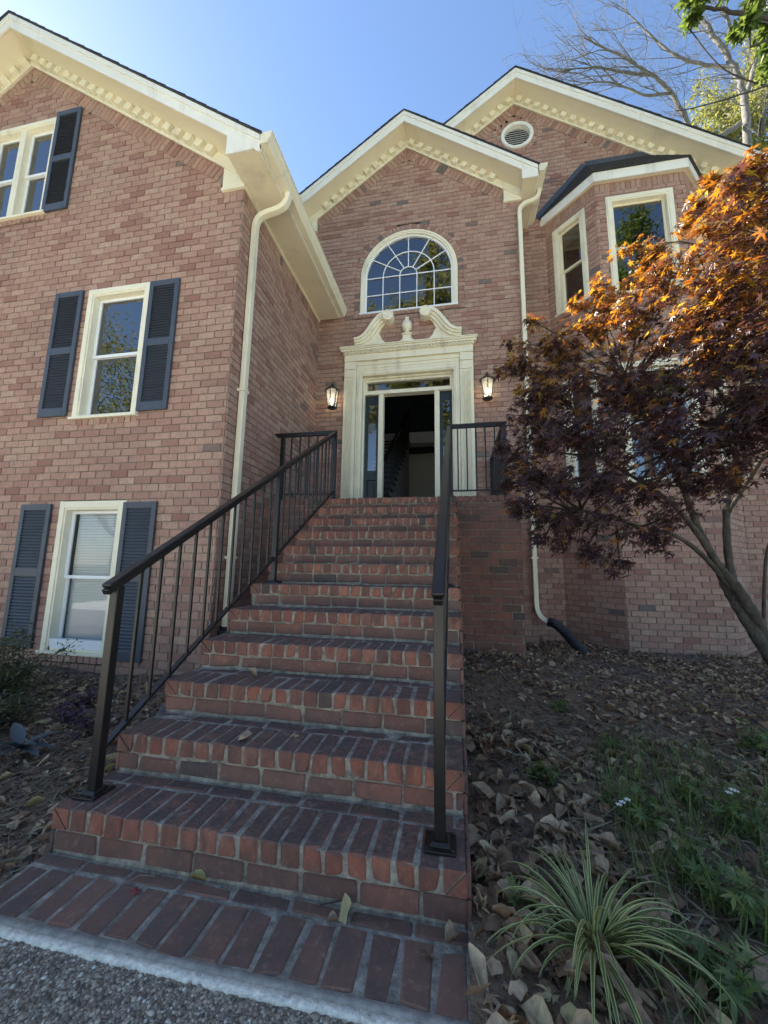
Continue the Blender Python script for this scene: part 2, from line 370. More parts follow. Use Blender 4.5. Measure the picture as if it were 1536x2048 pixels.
def brick_geo(mb, b):
    w, fr, q, d, rnd, key, back = b
    c = q.mean(0); e = .0028; V = []
    for i, p in enumerate(q): V.append(fr.P(p[0], p[1], back))
    for i, p in enumerate(q): V.append(fr.P(p[0], p[1], d - .003))
    tj = [random.uniform(-.0012, .0012) for _ in range(4)]
    for i, p in enumerate(q):
        s_ = p - c; L = np.linalg.norm(s_); p2 = p - s_ / max(L, 1e-6) * e * 1.3
        V.append(fr.P(p2[0], p2[1], d + tj[i]))
    F = [(8, 9, 10, 11)]
    for i in range(4):
        j = (i + 1) % 4; F += [(4 + i, 4 + j, 8 + j, 8 + i), (i, j, 4 + j, 4 + i)]
    mb.add(V, F, rnd)
def lay(fr, z0, z1, spans, key, mortar, phase=0., course=CRS, pitch=PITCH, fade=None):
    """running bond between z0 and z1; spans(z) -> list of (u0,u1); mortar: MB"""
    k0 = math.floor(z0 / course + 1e-6); z = k0 * course; row = k0
    while z < z1 - 1e-4:
        zb, zt = max(z, z0), min(z + course, z1)
        if zt - zb > .012:
            sb = spans(zb + .002); st = spans(zt - .002); smid = spans((zb + zt) / 2)
            if len(sb) != len(st): sb = st = smid
            for (a0, a1), (b0, b1) in zip(sb, st):
                mortar.add([fr.P(a0, zb, 0), fr.P(a1, zb, 0), fr.P(b1, zt, 0), fr.P(b0, zt, 0)], [(0, 1, 2, 3)])
                lo, hi = min(a0, b0), max(a1, b1)
                off = phase + (pitch / 2 if row % 2 else 0) + .013 * math.sin(row * 12.9)
                n0 = math.floor((lo - off) / pitch); u = n0 * pitch + off
                while u < hi:
                    jj = JT / 2 + random.uniform(-.0012, .0012); zj = random.uniform(-.0008, .0008)
                    q = [(max(u + jj, a0), zb + JT / 2 + zj), (min(u + pitch - jj, a1), zb + JT / 2 + zj), (min(u + pitch - jj, b1), zt - JT / 2 + zj), (max(u + jj, b0), zt - JT / 2 + zj)]
                    if min(q[1][0] - q[0][0], q[2][0] - q[3][0]) > .012: brick(fr, q, key=key)
                    elif max(q[1][0] - q[0][0], q[2][0] - q[3][0]) > .03:
                        q = [(x if True else 0, y) for x, y in q]
                        if q[1][0] < q[0][0]: m_ = (q[0][0] + q[1][0]) / 2; q[0] = (m_ - .002, q[0][1]); q[1] = (m_ + .002, q[1][1])
                        if q[2][0] < q[3][0]: m_ = (q[2][0] + q[3][0]) / 2; q[3] = (m_ - .002, q[3][1]); q[2] = (m_ + .002, q[2][1])
                        brick(fr, q, key=key)
                    u += pitch
        z += course; row += 1
def subtract(iv, a, b):
    out = []
    for x0, x1 in iv:
        if b <= x0 or a >= x1: out.append((x0, x1)); continue
        if a > x0 + .01: out.append((x0, a))
        if b < x1 - .01: out.append((b, x1))
    return out
def soldier_row(fr, u0, u1, z0, z1, key, mortar, pitch=.0795, d=.0075):
    n = max(1, round((u1 - u0) / pitch)); p = (u1 - u0) / n
    mortar.add([fr.P(u0, z0, 0), fr.P(u1, z0, 0), fr.P(u1, z1, 0), fr.P(u0, z1, 0)], [(0, 1, 2, 3)])
    for i in range(n):
        a = u0 + i * p + JT / 2; b = u0 + (i + 1) * p - JT / 2
        brick(fr, [(a, z0 + JT / 2), (b, z0 + JT / 2), (b, z1 - JT / 2), (a, z1 - JT / 2)], d=d, key=key)

# ================================================================== GROUND
def bedz(x, y):
    h = .02 + .20 * np.exp(-((y - 2.7) / 1.15) ** 2) * np.exp(-((x - .4) / 1.6) ** 2)
    return h + .03 * np.sin(x * 3.1 + 1) * np.sin(y * 2.7) * .6
def bedl(x, y): return -.02 + .02 * np.sin(x * 4 + y * 3) + .04 * np.clip((y - .2) / 1.8, 0, 1)
g = MB(); g.add([(-600, -600, -.12), (600, -600, -.12), (600, 600, -.12), (-600, 600, -.12)], [(0, 1, 2, 3)])
tag(g.build('ground', 'lawn'), kind='structure')
def grid(name, mat, x0, x1, y0, y1, nx, ny, fn):
    xs = np.linspace(x0, x1, nx); ys = np.linspace(y0, y1, ny); X, Y = np.meshgrid(xs, ys); Z = fn(X, Y)
    V = np.stack([X, Y, Z], -1).reshape(-1, 3); i = np.arange((nx - 1) * (ny - 1)); r = i // (nx - 1); c = i % (nx - 1); a = r * nx + c
    return np_mesh(name, V, np.stack([a, a + 1, a + nx + 1, a + nx], 1), np.full(len(V), .5), mat, smooth=True)
tag(grid('planting_bed', 'soil', .0, 9, -.36, 5.5, 130, 90, lambda x, y: bedz(x, y) + .012 * np.sin(x * 31) * np.sin(y * 27)), kind='structure')
tag(grid('planting_bed', 'soil', -10, -1.6, -.28, 2.2, 120, 60, lambda x, y: bedl(x, y) + .012 * np.sin(x * 31) * np.sin(y * 27)), kind='structure')
tag(grid('planting_bed', 'soil', -2.47, -1.6, 2.16, 3.1, 20, 20, lambda x, y: bedl(x, y) + .1), kind='structure')
d_ = MB(); d_.box((-14, -2.4, -.3), (9, -.294, -.012)); tag(d_.build('driveway', 'aggregate'), kind='structure')
d_ = MB(); d_.box((-11, -11, -.3), (22, -2.41, -.014)); tag(d_.build('bounce_slab', 'bounce_pale'), kind='structure')  # unseen pale slab, added to bounce sunlight onto the shaded walls
def strip(name, mat, x0, x1, ya, yb, z, amp, zb=-.2):
    n = 240; xs = np.linspace(x0, x1, n)
    r1 = np.cumsum(rng.normal(0, 1, n)); r1 -= np.linspace(r1[0], r1[-1], n); r1 = r1 / (np.abs(r1).max() + 1e-9)
    lo = ya + amp * (.5 * r1 + .5 * rng.normal(0, .6, n)); hi = np.full(n, yb)
    V = []; 
    for x, a, b in zip(xs, lo, hi): V += [(x, a, zb), (x, a, z), (x, b, z), (x, b, zb)]
    F = []
    for i in range(n - 1):
        for k in range(3): F.append((4 * i + k, 4 * i + k + 4, 4 * i + k + 5, 4 * i + k + 1))
    return tag(np_mesh(name, V, F, np.full(len(V), .5), mat), kind='structure')
strip('concrete_strip', 'concrete_light', -3.2, .12, -.300, -.272, -.004, .007)
strip('mortar_edge', 'concrete_grey', -1.66, .06, -.272, -.248, -.0012, .004)
# pebbles of the exposed aggregate, real geometry where they can be told apart
def octa():
    v = [(1, 0, 0), (0, 1, 0), (-1, 0, 0), (0, -1, 0), (0, 0, .7), (0, 0, -.7)]; v += [(.68, .68, .25), (-.68, .68, .25), (-.68, -.68, .25), (.68, -.68, .25)]
    f = [(0, 6, 4), (6, 1, 4), (1, 7, 4), (7, 2, 4), (2, 8, 4), (8, 3, 4), (3, 9, 4), (9, 0, 4), (0, 5, 6), (6, 5, 1), (1, 5, 7), (7, 5, 2), (2, 5, 8), (8, 5, 3), (3, 5, 9), (9, 5, 0)]
    return v, f
ov, of = octa()
npb = 16000
P = np.stack([rng.uniform(-1.75, .05, npb), rng.uniform(-.62, -.297, npb), np.full(npb, -.0125)], 1)
sc = rng.lognormal(-5.45, .33, npb) * 1.0
V, F, R = scatter(ov, of, P, rand_rot(npb, .25), sc, rng.random(npb))
tag(np_mesh('gravel', V, F, R, 'pebble', smooth=True), 'small brown and tan pebbles set in the exposed aggregate driveway', 'gravel', kind='stuff')

# ================================================================== BRICK WALK + STAIRS
RIS = .165; TR = .279189; SW = 1.609; LY = 11 * TR; LZ = 12 * RIS
def bevel_brick(mb, a, b, rnd, e=.0048, jit=.0026):
    (x0, y0, z0), (x1, y1, z1) = a, b; V = []; idx = {}
    L = [(x0, x1), (y0, y1), (z0, z1)]
    for cx in (0, 1):
        for cy in (0, 1):
            for cz in (0, 1):
                cc = [L[0][cx], L[1][cy], L[2][cz]]; ins = [(e if cx == 0 else -e), (e if cy == 0 else -e), (e if cz == 0 else -e)]
                jx = [random.uniform(-jit, jit) for _ in range(3)]; ee = e * (random.uniform(1.8, 3.2) if random.random() < .14 else random.uniform(.6, 1.5)); ins = [math.copysign(ee, v_) for v_ in ins]
                for ax in range(3):     # vertex lying on face 'ax'
                    p = [cc[k] + (0 if k == ax else ins[k]) + jx[k] for k in range(3)]
                    idx[(cx, cy, cz, ax)] = len(V); V.append(p)
    F = []
    I = lambda c, ax: idx[(c[0], c[1], c[2], ax)]
    for ax in range(3):
        o = [k for k in range(3) if k != ax]
        for s_ in (0, 1):
            cyc = [(0, 0), (1, 0), (1, 1), (0, 1)]
            cs = []
            for q in cyc:
                c = [0, 0, 0]; c[ax] = s_; c[o[0]] = q[0]; c[o[1]] = q[1]; cs.append(tuple(c))
            f = [I(c, ax) for c in cs]
            flip = (s_ == 0) if ax in (0, 2) else (s_ == 1)
            F.append(tuple(reversed(f)) if flip else tuple(f))
    for ax in range(3):      # edges along axis ax: between the two other faces
        o = [k for k in range(3) if k != ax]
        for q0 in (0, 1):
            for q1 in (0, 1):
                c0 = [0, 0, 0]; c1 = [0, 0, 0]; c1[ax] = 1
                for c in (c0, c1): c[o[0]] = q0; c[o[1]] = q1
                f = [I(c0, o[0]), I(c1, o[0]), I(c1, o[1]), I(c0, o[1])]
                F.append(tuple(f))
    for cx in (0, 1):
        for cy in (0, 1):
            for cz in (0, 1): F.append(tuple(I((cx, cy, cz), k) for k in range(3)))
    mb.add(V, F, rnd)
stairs = empty('brick_staircase', (-SW / 2, 0, 0), 'red brick entry staircase of twelve steps rising to the landing', 'staircase')
SB = []      # (priority, kind, args, material)
def sbrick(a, b, mat, rnd=None, wedge=None):
    c = (np.array(a) + np.array(b)) / 2; d = np.linalg.norm(c - CP); SB.append((d, a, b, mat, random.random() if rnd is None else rnd, wedge))
core = MB(); core.box((-SW + .006, -.002, -.2), (-.006, LY + .02, .0)) if False else None
for i in range(1, 13):
    y0 = (i - 1) * TR; z1 = i * RIS; zr = z1 - .0755
    yb = LY + .3 if i == 12 else y0 + TR + .02
    core.box((-SW + .006, y0 + .014, (i - 1) * RIS - (.2 if i == 1 else .03)), (-.006, yb, z1 - .0045)) if core else None
core = MB()
for i in range(1, 13):
    y0 = (i - 1) * TR; z1 = i * RIS; e_ = .0002 * i
    core.box((-SW + .006 + e_, y0 + .010, -.2), (-.006 - e_, LY + .3 + .001 * i, z1 - .079))
    core.box((-SW + .004 + e_, y0 + .0005, z1 - .0785), (-.004 - e_, LY + .31 + .001 * i, z1 - .0045))
cob = core.build('mortar_core', 'stair_mortar', stairs)
NR = 20; PR = SW / NR
for i in range(1, 13):
    y0 = (i - 1) * TR; z1 = i * RIS; zr = z1 - .0755
    for k in range(NR):
        xa = -SW + k * PR + .0065 + random.uniform(-.002, .002); xb = -SW + (k + 1) * PR - .0065 + random.uniform(-.002, .002)
        j = random.uniform(-.003, .003)
        if k == 0: xa = -SW
        if k == NR - 1: xb = 0
        rnd = None if random.random() > .012 else random.uniform(0, .05)
        if rnd is None: rnd = random.uniform(.15, 1)
        a = (xa, y0 - .006 + j, zr + random.uniform(-.001, .001)); b = (xb, y0 + .196 + j, z1 + random.uniform(-.0015, .002))
        if k in (0, NR - 1):
            sbrick(a, b, 'stair_brick', rnd, 'L' if k == 0 else 'R')
        else: sbrick(a, b, 'stair_brick', rnd)
    # stretcher course under the rowlocks
    off = [0, .1, .03, .15, .07, .18, .02, .12, .05, .16, .09, .01][i - 1]
    x = -SW - off
    while x < -.02:
        xa = max(-SW, x + JT / 2); xb = min(0, x + .2087 - JT / 2)
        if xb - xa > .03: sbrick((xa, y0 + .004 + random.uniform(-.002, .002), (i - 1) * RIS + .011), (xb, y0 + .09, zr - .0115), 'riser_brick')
        x += .2087
    # flat course behind the rowlocks
    if i < 12:
        x = -SW - (off + .1) % .2
        while x < -.02:
            xa = max(-SW, x + JT / 2); xb = min(0, x + .2087 - JT / 2)
            if xb - xa > .03: sbrick((xa, y0 + .207, z1 - .06), (xb, y0 + TR - .004, z1 + random.uniform(-.004, .0005)), 'stair_brick', random.uniform(.05, .8))
            x += .2087
# landing slab edge rowlocks left and right of the flight, and paving bricks of the landing
LX0, LX1 = -2.455, .70
land = MB(); land.box((LX0 + .004, LY + .012, -.2), (-SW - .004, 4.7, LZ - .0045)); land.box((.004, LY + .012, -.2), (LX1 - .012, 4.7, LZ - .0047))
land.box((-SW - .01, LY + .25, 1.6), (.01, 4.7, LZ - .0049))
lob = land.build('landing_core', 'stair_mortar', stairs)
for (xa0, xb0) in ((LX0, -SW), (0, LX1)):
    n = round((xb0 - xa0) / .0804); p = (xb0 - xa0) / n
    for k in range(n):
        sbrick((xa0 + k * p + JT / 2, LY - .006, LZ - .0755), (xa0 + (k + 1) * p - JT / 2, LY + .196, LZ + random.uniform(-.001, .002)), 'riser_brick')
y = LY + .208
while y < 4.62:
    x = LX0 + .003 - random.uniform(0, .1)
    while x < LX1:
        xa = max(LX0, x + JT / 2); xb = min(LX1, x + .2087 - JT / 2)
        if xb - xa > .03: sbrick((xa, y + JT / 2, LZ - .05), (xb, min(y + .102 - JT / 2, 4.69), LZ), 'stair_brick')
        x += .2087
    y += .102
SB.sort(key=lambda t: t[0])
def sgeo(mb, t):
    d, a, b, mat, rnd, wedge = t
    if wedge is None: bevel_brick(mb, a, b, rnd)
    else:      # end rowlock cut on the diagonal with a mortar joint
        x0, y0, z0 = a; x1, y1, z1 = b; gp = .0045
        if wedge == 'R': A = [(x0, z0 + gp), (x1 - gp, z1), (x0, z1)]; B = [(x0 + gp, z0), (x1, z0), (x1, z1 - gp)]
        else: A = [(x1, z0 + gp), (x1, z1), (x0 + gp, z1)]; B = [(x0, z0), (x1 - gp, z0), (x0, z1 - gp)]
        for q in (A, B): mb.prism_y(q, y0, y1, rnd)
rest = {}
for k, t in enumerate(SB):
    if k < 300:
        mb = MB(); sgeo(mb, t); mb.build('brick', t[3], stairs)
    else:
        sgeo(rest.setdefault(t[3], MB()), t)
for m_, mb in rest.items(): mb.build('brick', m_, stairs, kind='stuff')
# brick walk in front of the first step
walk = MB(); walk.box((-SW - .012, -.252, -.2), (.006, .012, -.0045))
wo = walk.build('brick_walk', 'stair_mortar'); tag(wo, kind='structure')
x = -SW - .02
while x < -.0:
    xa = max(-SW - .012, x + JT / 2); xb = min(.004, x + .2087 - JT / 2)
    if xb - xa > .03:
        mb = MB(); bevel_brick(mb, (xa, -.052, -.05), (xb, -.002, random.uniform(-.002, .001)), random.random()); mb.build('brick', 'walk_brick', wo)
    x += .2087
n = 16
for k in range(n):
    p = (SW + .016) / n; xa = -SW - .012 + k * p + JT / 2 + random.uniform(-.001, .001); xb = xa + p - JT
    mb = MB(); bevel_brick(mb, (xa, -.247 + random.uniform(-.012, .004), -.06), (xb, -.063 + random.uniform(-.003, .003), random.uniform(-.003, .002)), random.random(), .006, .0025)
    mb.build('brick', 'walk_brick', wo)

# ================================================================== HOUSE
YF, YW, YM = 4.70, 2.13, 5.35
XW = -2.455
house = empty('brick_house', (-.85, YF, 0), 'pink red brick house with cream trim, gables, dark shutters and a bay', 'house')
F_wing = Frame((0, YW), (1, 0)); F_side = Frame((XW, 0), (0, 1)); F_fac = Frame((0, YF), (1, 0)); F_main = Frame((0, YM), (1, 0))
BX = [(1.72, 5.35), (2.355, 4.68), (3.70, 4.68), (4.37, 5.35)]
F_b1 = Frame(BX[0], (BX[1][0] - BX[0][0], BX[1][1] - BX[0][1])); F_b2 = Frame(BX[1], (1, 0)); F_b3 = Frame(BX[2], (BX[3][0] - BX[2][0], BX[3][1] - BX[2][1]))
LB1 = math.hypot(BX[1][0] - BX[0][0], BX[1][1] - BX[0][1]); LB2 = BX[2][0] - BX[1][0]; LB3 = LB1
SLP = .73
class Gable:
    def __init__(s, x0, zr, m, xl, xr, Yr, Yw): s.__dict__.update(locals())
    def z(s, x): return s.zr - s.m * abs(x - s.x0)
GH, FZ = .20, .15       # rake board depth, frieze depth
BAND = .235             # vertical depth of soldier band under frieze
G_w = Gable(-6.05, 8.71, .735, -10.05, -2.06, 1.77, YW)
G_f = Gable(-.85, 9.41, .725, -3.10, 1.40, 4.34, YF)
G_m = Gable(1.24, 10.81, .73, -2.95, 5.45, 4.99, YM)
def gable_half(g, z): return (g.zr - GH - FZ - BAND - z) / g.m
def openings(rects, arch=None, circ=None):
    def f(iv, z):
        for (a, b, z0, z1) in rects:
            if z0 < z < z1: iv = subtract(iv, a, b)
        if arch:
            xc, r, zs, zb = arch
            if zb < z <= zs: iv = subtract(iv, xc - r, xc + r)
            elif zs < z < zs + r: h = math.sqrt(r * r - (z - zs) ** 2); iv = subtract(iv, xc - h, xc + h)
        if circ:
            xc, zc, r = circ
            if abs(z - zc) < r: h = math.sqrt(r * r - (z - zc) ** 2); iv = subtract(iv, xc - h, xc + h)
        return iv
    return f
# --- wing front wall
WIN_L = (-4.455, -3.575, .17, 1.825); WIN_U = (-4.475, -3.565, 2.80, 4.50); WIN_T = (-6.62, -5.38, 5.76, 7.33)
op_w = openings([(a + .02, b - .02, z0 + .02, z1 - .02) for a, b, z0, z1 in (WIN_L, WIN_U, WIN_T)] + [(WIN_U[0], WIN_U[1], 2.72, 2.81), (WIN_L[0] - .05, WIN_L[1] + .05, .09, .18), (WIN_T[0], WIN_T[1], 5.68, 5.77)])
def sp_wing(z):
    h = gable_half(G_w, z); iv = [(max(-9.65, G_w.x0 - h), min(XW, G_w.x0 + h))] if h > .02 else []
    if 5.42 < z: iv = subtract(iv, -2.72, -2.40) if z < 5.64 else iv
    return op_w(iv, z)
mo = {k: MB() for k in ('wing', 'side', 'facade', 'main', 'bay', 'landing')}
lay(F_wing, -.1, G_w.zr, sp_wing, 'wing', mo['wing'], .03)
soldier_row(F_wing, -2.72, XW, 5.43, 5.63, 'wing', mo['wing'])
for (a, b, zz, dd) in ((WIN_U[0], WIN_U[1], 2.725, .02), (WIN_T[0], WIN_T[1], 5.685, .02)):
    soldier_row(F_wing, a, b, zz, zz + .08, 'wing', mo['wing'], d=dd)
soldier_row(F_wing, WIN_L[0] - .05, WIN_L[1] + .05, .095, .178, 'wing', mo['wing'], d=.045)
# --- wing side wall
lay(F_side, -.1, 5.43, lambda z: [(YW, YF)] if z > LZ - .05 else [(YW, LY)], 'side', mo['side'], .05)
soldier_row(F_side, YW, YF, 5.43, 5.63, 'side', mo['side'])
# --- entry facade
ARC = (-.805, .985, 6.42, 5.60)
op_f = openings([(-1.80, .18, LZ - .1, 4.80)], ARC)
def sp_fac(z):
    h = gable_half(G_f, z)
    if h <= .02: return []
    lo = XW if z < 5.6 else -2.85
    iv = [(max(lo, G_f.x0 - h), min(1.16, G_f.x0 + h))]
    if z < LZ: iv = [(.6, 1.16)]
    if 7.42 < z < 7.60: iv = subtract(subtract(iv, .86, 1.2), -3, -2.56)
    return op_f(iv, z)
lay(F_fac, 0, G_f.zr, sp_fac, 'facade', mo['facade'], .02)
soldier_row(F_fac, .86, 1.16, 7.42, 7.60, 'facade', mo['facade']); soldier_row(F_fac, -2.85, -2.56, 7.42, 7.60, 'facade', mo['facade'])
def ring(fr, xc, zc, r0, r1, a0, a1, n, key, mort, d=.0075):
    for i in range(n):
        t0 = a0 + (a1 - a0) * i / n; t1 = a0 + (a1 - a0) * (i + 1) / n; g_ = JT / 2 / r0
        pt = lambda r, t: (xc + r * math.cos(t), zc + r * math.sin(t))
        mort.add([fr.P(*pt(r0, t0), 0), fr.P(*pt(r1, t0), 0), fr.P(*pt(r1, t1), 0), fr.P(*pt(r0, t1), 0)], [(0, 1, 2, 3)])
        brick(fr, [pt(r0 + .003, t0 + g_), pt(r1 - .006, t0 + g_ * r0 / r1), pt(r1 - .006, t1 - g_ * r0 / r1), pt(r0 + .003, t1 - g_)], d=d, key=key)
ring(F_fac, -.805, 6.42, .88, .985, 0, math.pi, 40, 'facade', mo['facade'], .012)
for s in (-1, 1):
    for k in range(9):
        z0 = 5.69 + k * .0811; a, b = sorted((-.805 + s * .885, -.805 + s * .982))
        mo['facade'].add([F_fac.P(a, z0, 0), F_fac.P(b, z0, 0), F_fac.P(b, z0 + .0811, 0), F_fac.P(a, z0 + .0811, 0)], [(0, 1, 2, 3)])
        brick(F_fac, [(a + .004, z0 + .005), (b - .004, z0 + .005), (b - .004, z0 + .076), (a + .004, z0 + .076)], d=.012, key='facade')
soldier_row(F_fac, -.805 - .985, -.805 + .985, 5.60, 5.69, 'facade', mo['facade'], d=.02)
F_fr = Frame((1.16, 0), (0, 1)); lay(F_fr, 0, 7.6, lambda z: [(YF, YM)], 'facade', mo['facade'])
# --- main gable wall
VC = (1.285, 9.71, .40)
op_m = openings([(BX[0][0], BX[3][0], -1, 7.7), (2.3, 3.7, 7.69, 8.3)], None, VC)
def sp_main(z):
    h = gable_half(G_m, z)
    if h <= .02: return []
    return op_m([(max(1.16 if z < 7.3 else -1.8, G_m.x0 - h), min(5.1, G_m.x0 + h))], z)
lay(F_main, -.1, G_m.zr, sp_main, 'main', mo['main'], .08)
ring(F_main, VC[0], VC[1], .315, .40, 0, 2 * math.pi, 28, 'main', mo['main'], .012)
# --- rake soldier bands
def rake_band(fr, g, key, mort, xlim_l, xlim_r):
    c = math.cos(math.atan(g.m)); zb = g.zr - GH - FZ
    for s, xl in ((1, xlim_r), (-1, xlim_l)):
        L = abs(xl - g.x0) / c; n = max(1, round(L / .0795)); p = L / n
        du = np.array((s * c, -g.m * c)); nn = np.array((-s * g.m * c, -c)); A = np.array((g.x0, zb)); H = BAND * c
        q = [A, A + du * L, A + du * L + np.array((0, -BAND)), A + np.array((0, -BAND))]
        if s > 0: q = [q[3], q[2], q[1], q[0]]
        mort.add([fr.P(x, z, 0) for x, z in q], [(0, 1, 2, 3)])
        for i in range(n):
            a = A + du * (i * p + JT / 2); b = A + du * ((i + 1) * p - JT / 2); lo = nn * (H - JT / 2)
            # keep pieces on their own side of the ridge line and the wall end
            a2, b2 = a + lo, b + lo
            if s > 0: a2[0] = max(a2[0], g.x0 + .004); b2[0] = max(b2[0], a2[0] + .006)
            else: a2[0] = min(a2[0], g.x0 - .004); b2[0] = min(b2[0], a2[0] - .006)
            qd = [a, b, b2, a2]
            qd = [qd[3], qd[2], qd[1], qd[0]] if s > 0 else [qd[2], qd[3], qd[0], qd[1]]
            qd = [(x, z) for x, z in qd]
            brick(fr, qd, key=key, d=.010)
rake_band(F_wing, G_w, 'wing', mo['wing'], -9.65, -2.72)
rake_band(F_fac, G_f, 'facade', mo['facade'], -2.62, .92)
rake_band(F_main, G_m, 'main', mo['main'], -1.8, 5.1)
# --- bay
BW = {'b1u': (.14, .745, 5.60, 7.32), 'b2u': (.15, 1.155, 5.50, 7.31), 'b3u': (LB3 - .745, LB3 - .14, 5.60, 7.32),
      'b1l': (.16, .745, 2.44, 4.35), 'b2l': (.15, 1.19, 2.44, 4.35), 'b3l': (LB3 - .745, LB3 - .14, 2.44, 4.35)}
for fr, L, k in ((F_b1, LB1, 'b1'), (F_b2, LB2, 'b2'), (F_b3, LB3, 'b3')):
    ops = openings([(a + .02, b - .02, z0 + .02, z1 - .02) for a, b, z0, z1 in (BW[k + 'u'], BW[k + 'l'])] + [(BW[k + 'u'][0], BW[k + 'u'][1], BW[k + 'u'][2] - .08, BW[k + 'u'][2] + .02)])
    lay(fr, -.1, 7.41, lambda z, L=L, ops=ops: ops([(0, L)], z), 'bay', mo['bay'], .04)
    soldier_row(fr, 0, L, 7.41, 7.61, 'bay', mo['bay'])
    soldier_row(fr, BW[k + 'u'][0], BW[k + 'u'][1], BW[k + 'u'][2] - .08, BW[k + 'u'][2], 'bay', mo['bay'], d=.02)
house_walls = {}
for k, label in (('wing', 'wing front wall'), ('side', 'wing side wall'), ('facade', 'entry facade wall'), ('main', 'tall gable wall'), ('bay', 'bay wall')):
    house_walls[k] = mo[k].build('wall', 'mortar', house)
BR_house = [b for b in BR]; BR.clear()
# --- landing front wall bricks belong to the staircase
F_land = Frame((0, LY), (1, 0)); F_landr = Frame((LX1, 0), (0, 1)); F_str = Frame((0, 0), (0, 1)); F_stl = Frame((-SW, 0), (0, -1))
def sp_str(z):
    i = max(0, min(11, math.ceil((z + 1e-6) / RIS) - 1)); return [(i * TR + .004, LY)]
for fr_, sp_, cr_, nm_ in ((F_land, lambda z: [(LX0, -SW)], CRS, 'landing_wall'), (F_land, lambda z: [(0, LX1)], CRS, 'landing_wall'), (F_landr, lambda z: [(LY, YF)], CRS, 'landing_wall'),
                           (F_str, sp_str, RIS / 2, 'side_wall'), (F_stl, lambda z: [(-b, -a) for a, b in sp_str(z)], RIS / 2, 'side_wall')):
    mw = MB(); lay(fr_, -.05, LZ - .085, sp_, 'landing', mw, .05, course=cr_); mw.build(nm_, 'stair_mortar', stairs)
mb = MB()
for b in BR: brick_geo(mb, b)
mb.build('brick', 'riser_brick', stairs, kind='stuff')
BR.clear()
BR_house.sort(key=lambda b: -b[0])
for b in BR_house[:300]:
    mb = MB(); brick_geo(mb, b); mb.build('brick', 'wall_brick', house_walls[b[5]])
mb = MB()
for b in BR_house[300:]: brick_geo(mb, b)
mb.build('brick', 'wall_brick', house, kind='stuff')

# --- rake trim
def rake_trim(g, fr, wl, wr, zsof, ends=(True, True)):
    fas = MB(); sof = MB(); fri = MB(); mold = MB()
    for s, xe, xw in ((1, g.xr, wr), (-1, g.xl, wl)):
        xs = sorted((g.x0, xe)); x2 = sorted((g.x0, xw))
        def quad(xa, xb, t, b): return [(xa, g.z(xa) + b), (xb, g.z(xb) + b), (xb, g.z(xb) + t), (xa, g.z(xa) + t)]
        fas.prism_y(quad(*xs, 0, -GH), g.Yr, g.Yr + .024)
        fas.prism_y(quad(*xs, .002, -.07), g.Yr - .018, g.Yr - .0005)
        sof.prism_y(quad(*xs, -GH + .035, -GH + .018), g.Yr + .0245, g.Yw + .02)
        fri.prism_y(quad(*x2, -GH + .017, -GH - FZ), g.Yw - .028, g.Yw + .005)
        mold.prism_y(quad(*x2, -GH - FZ + .022, -GH - FZ - .012), g.Yw - .045, g.Yw - .0285)
        # eave end: closing board, flat soffit, wall return
        if (s > 0 and ends[1]) or (s < 0 and ends[0]):
            xi = xw - s * .015
            poly = [(xi, zsof), (xe, zsof), (xe, g.z(xe) + .0), (xi, g.z(xi) - GH + .02)]
            if s < 0: poly = poly[::-1]
            fas.prism_y(poly, g.Yr - .003, g.Yr + .0235)
            ret = [(xw - s * .27, zsof - .02), (xw + s * .015, zsof - .02), (xw + s * .015, g.z(xw) - GH + .0), (xw - s * .27, g.z(xw - s * .27) - GH + .0)]
            if s < 0: ret = ret[::-1]
            fri.prism_y(ret, g.Yw - .032, g.Yw + .006)
            mold.prism_y([(xw - s * .28, zsof - .05), (xw + s * .025, zsof - .05), (xw + s * .025, zsof - .02), (xw - s * .28, zsof - .02)][::s], g.Yw - .04, g.Yw + .006)
        # dentils
        c = math.cos(math.atan(g.m)); L = abs(xw - s * .3 - g.x0) / c; n = int(L / .198)
        for i in range(n):
            t = .10 + i * .198
            if t + .075 > L: break
            A = np.array((g.x0, g.zr - GH)) + np.array((s * c, -g.m * c)) * t; B = A + np.array((s * c, -g.m * c)) * .108
            dn = np.array((-s * g.m * c, -c))
            q = [A + dn * -.012, B + dn * -.012, B + dn * .085, A + dn * .085]
            q = [(x, z) for x, z in q]; q = q[::-1] if s > 0 else q
            P_ = fr.P(q[0][0], q[0][1], .05)
            if depth_in_frame(P_) is None: continue
            m_ = MB(); m_.prism_y(q, g.Yw - .095, g.Yw - .027); m_.build('dentil', 'cream_paint', house, bevel=.003)
    fas.build('rake_board', 'white_paint', house, bevel=.003); sof.build('rake_soffit', 'soffit_paint', house); fri.build('frieze_board', 'cream_paint', house); mold.build('frieze_moulding', 'cream_paint', house)
rake_trim(G_w, F_wing, -9.65, XW, 5.63)
rake_trim(G_f, F_fac, -2.85, 1.16, 7.58)
rake_trim(G_m, F_main, -2.6, 5.1, 7.9, (False, True))
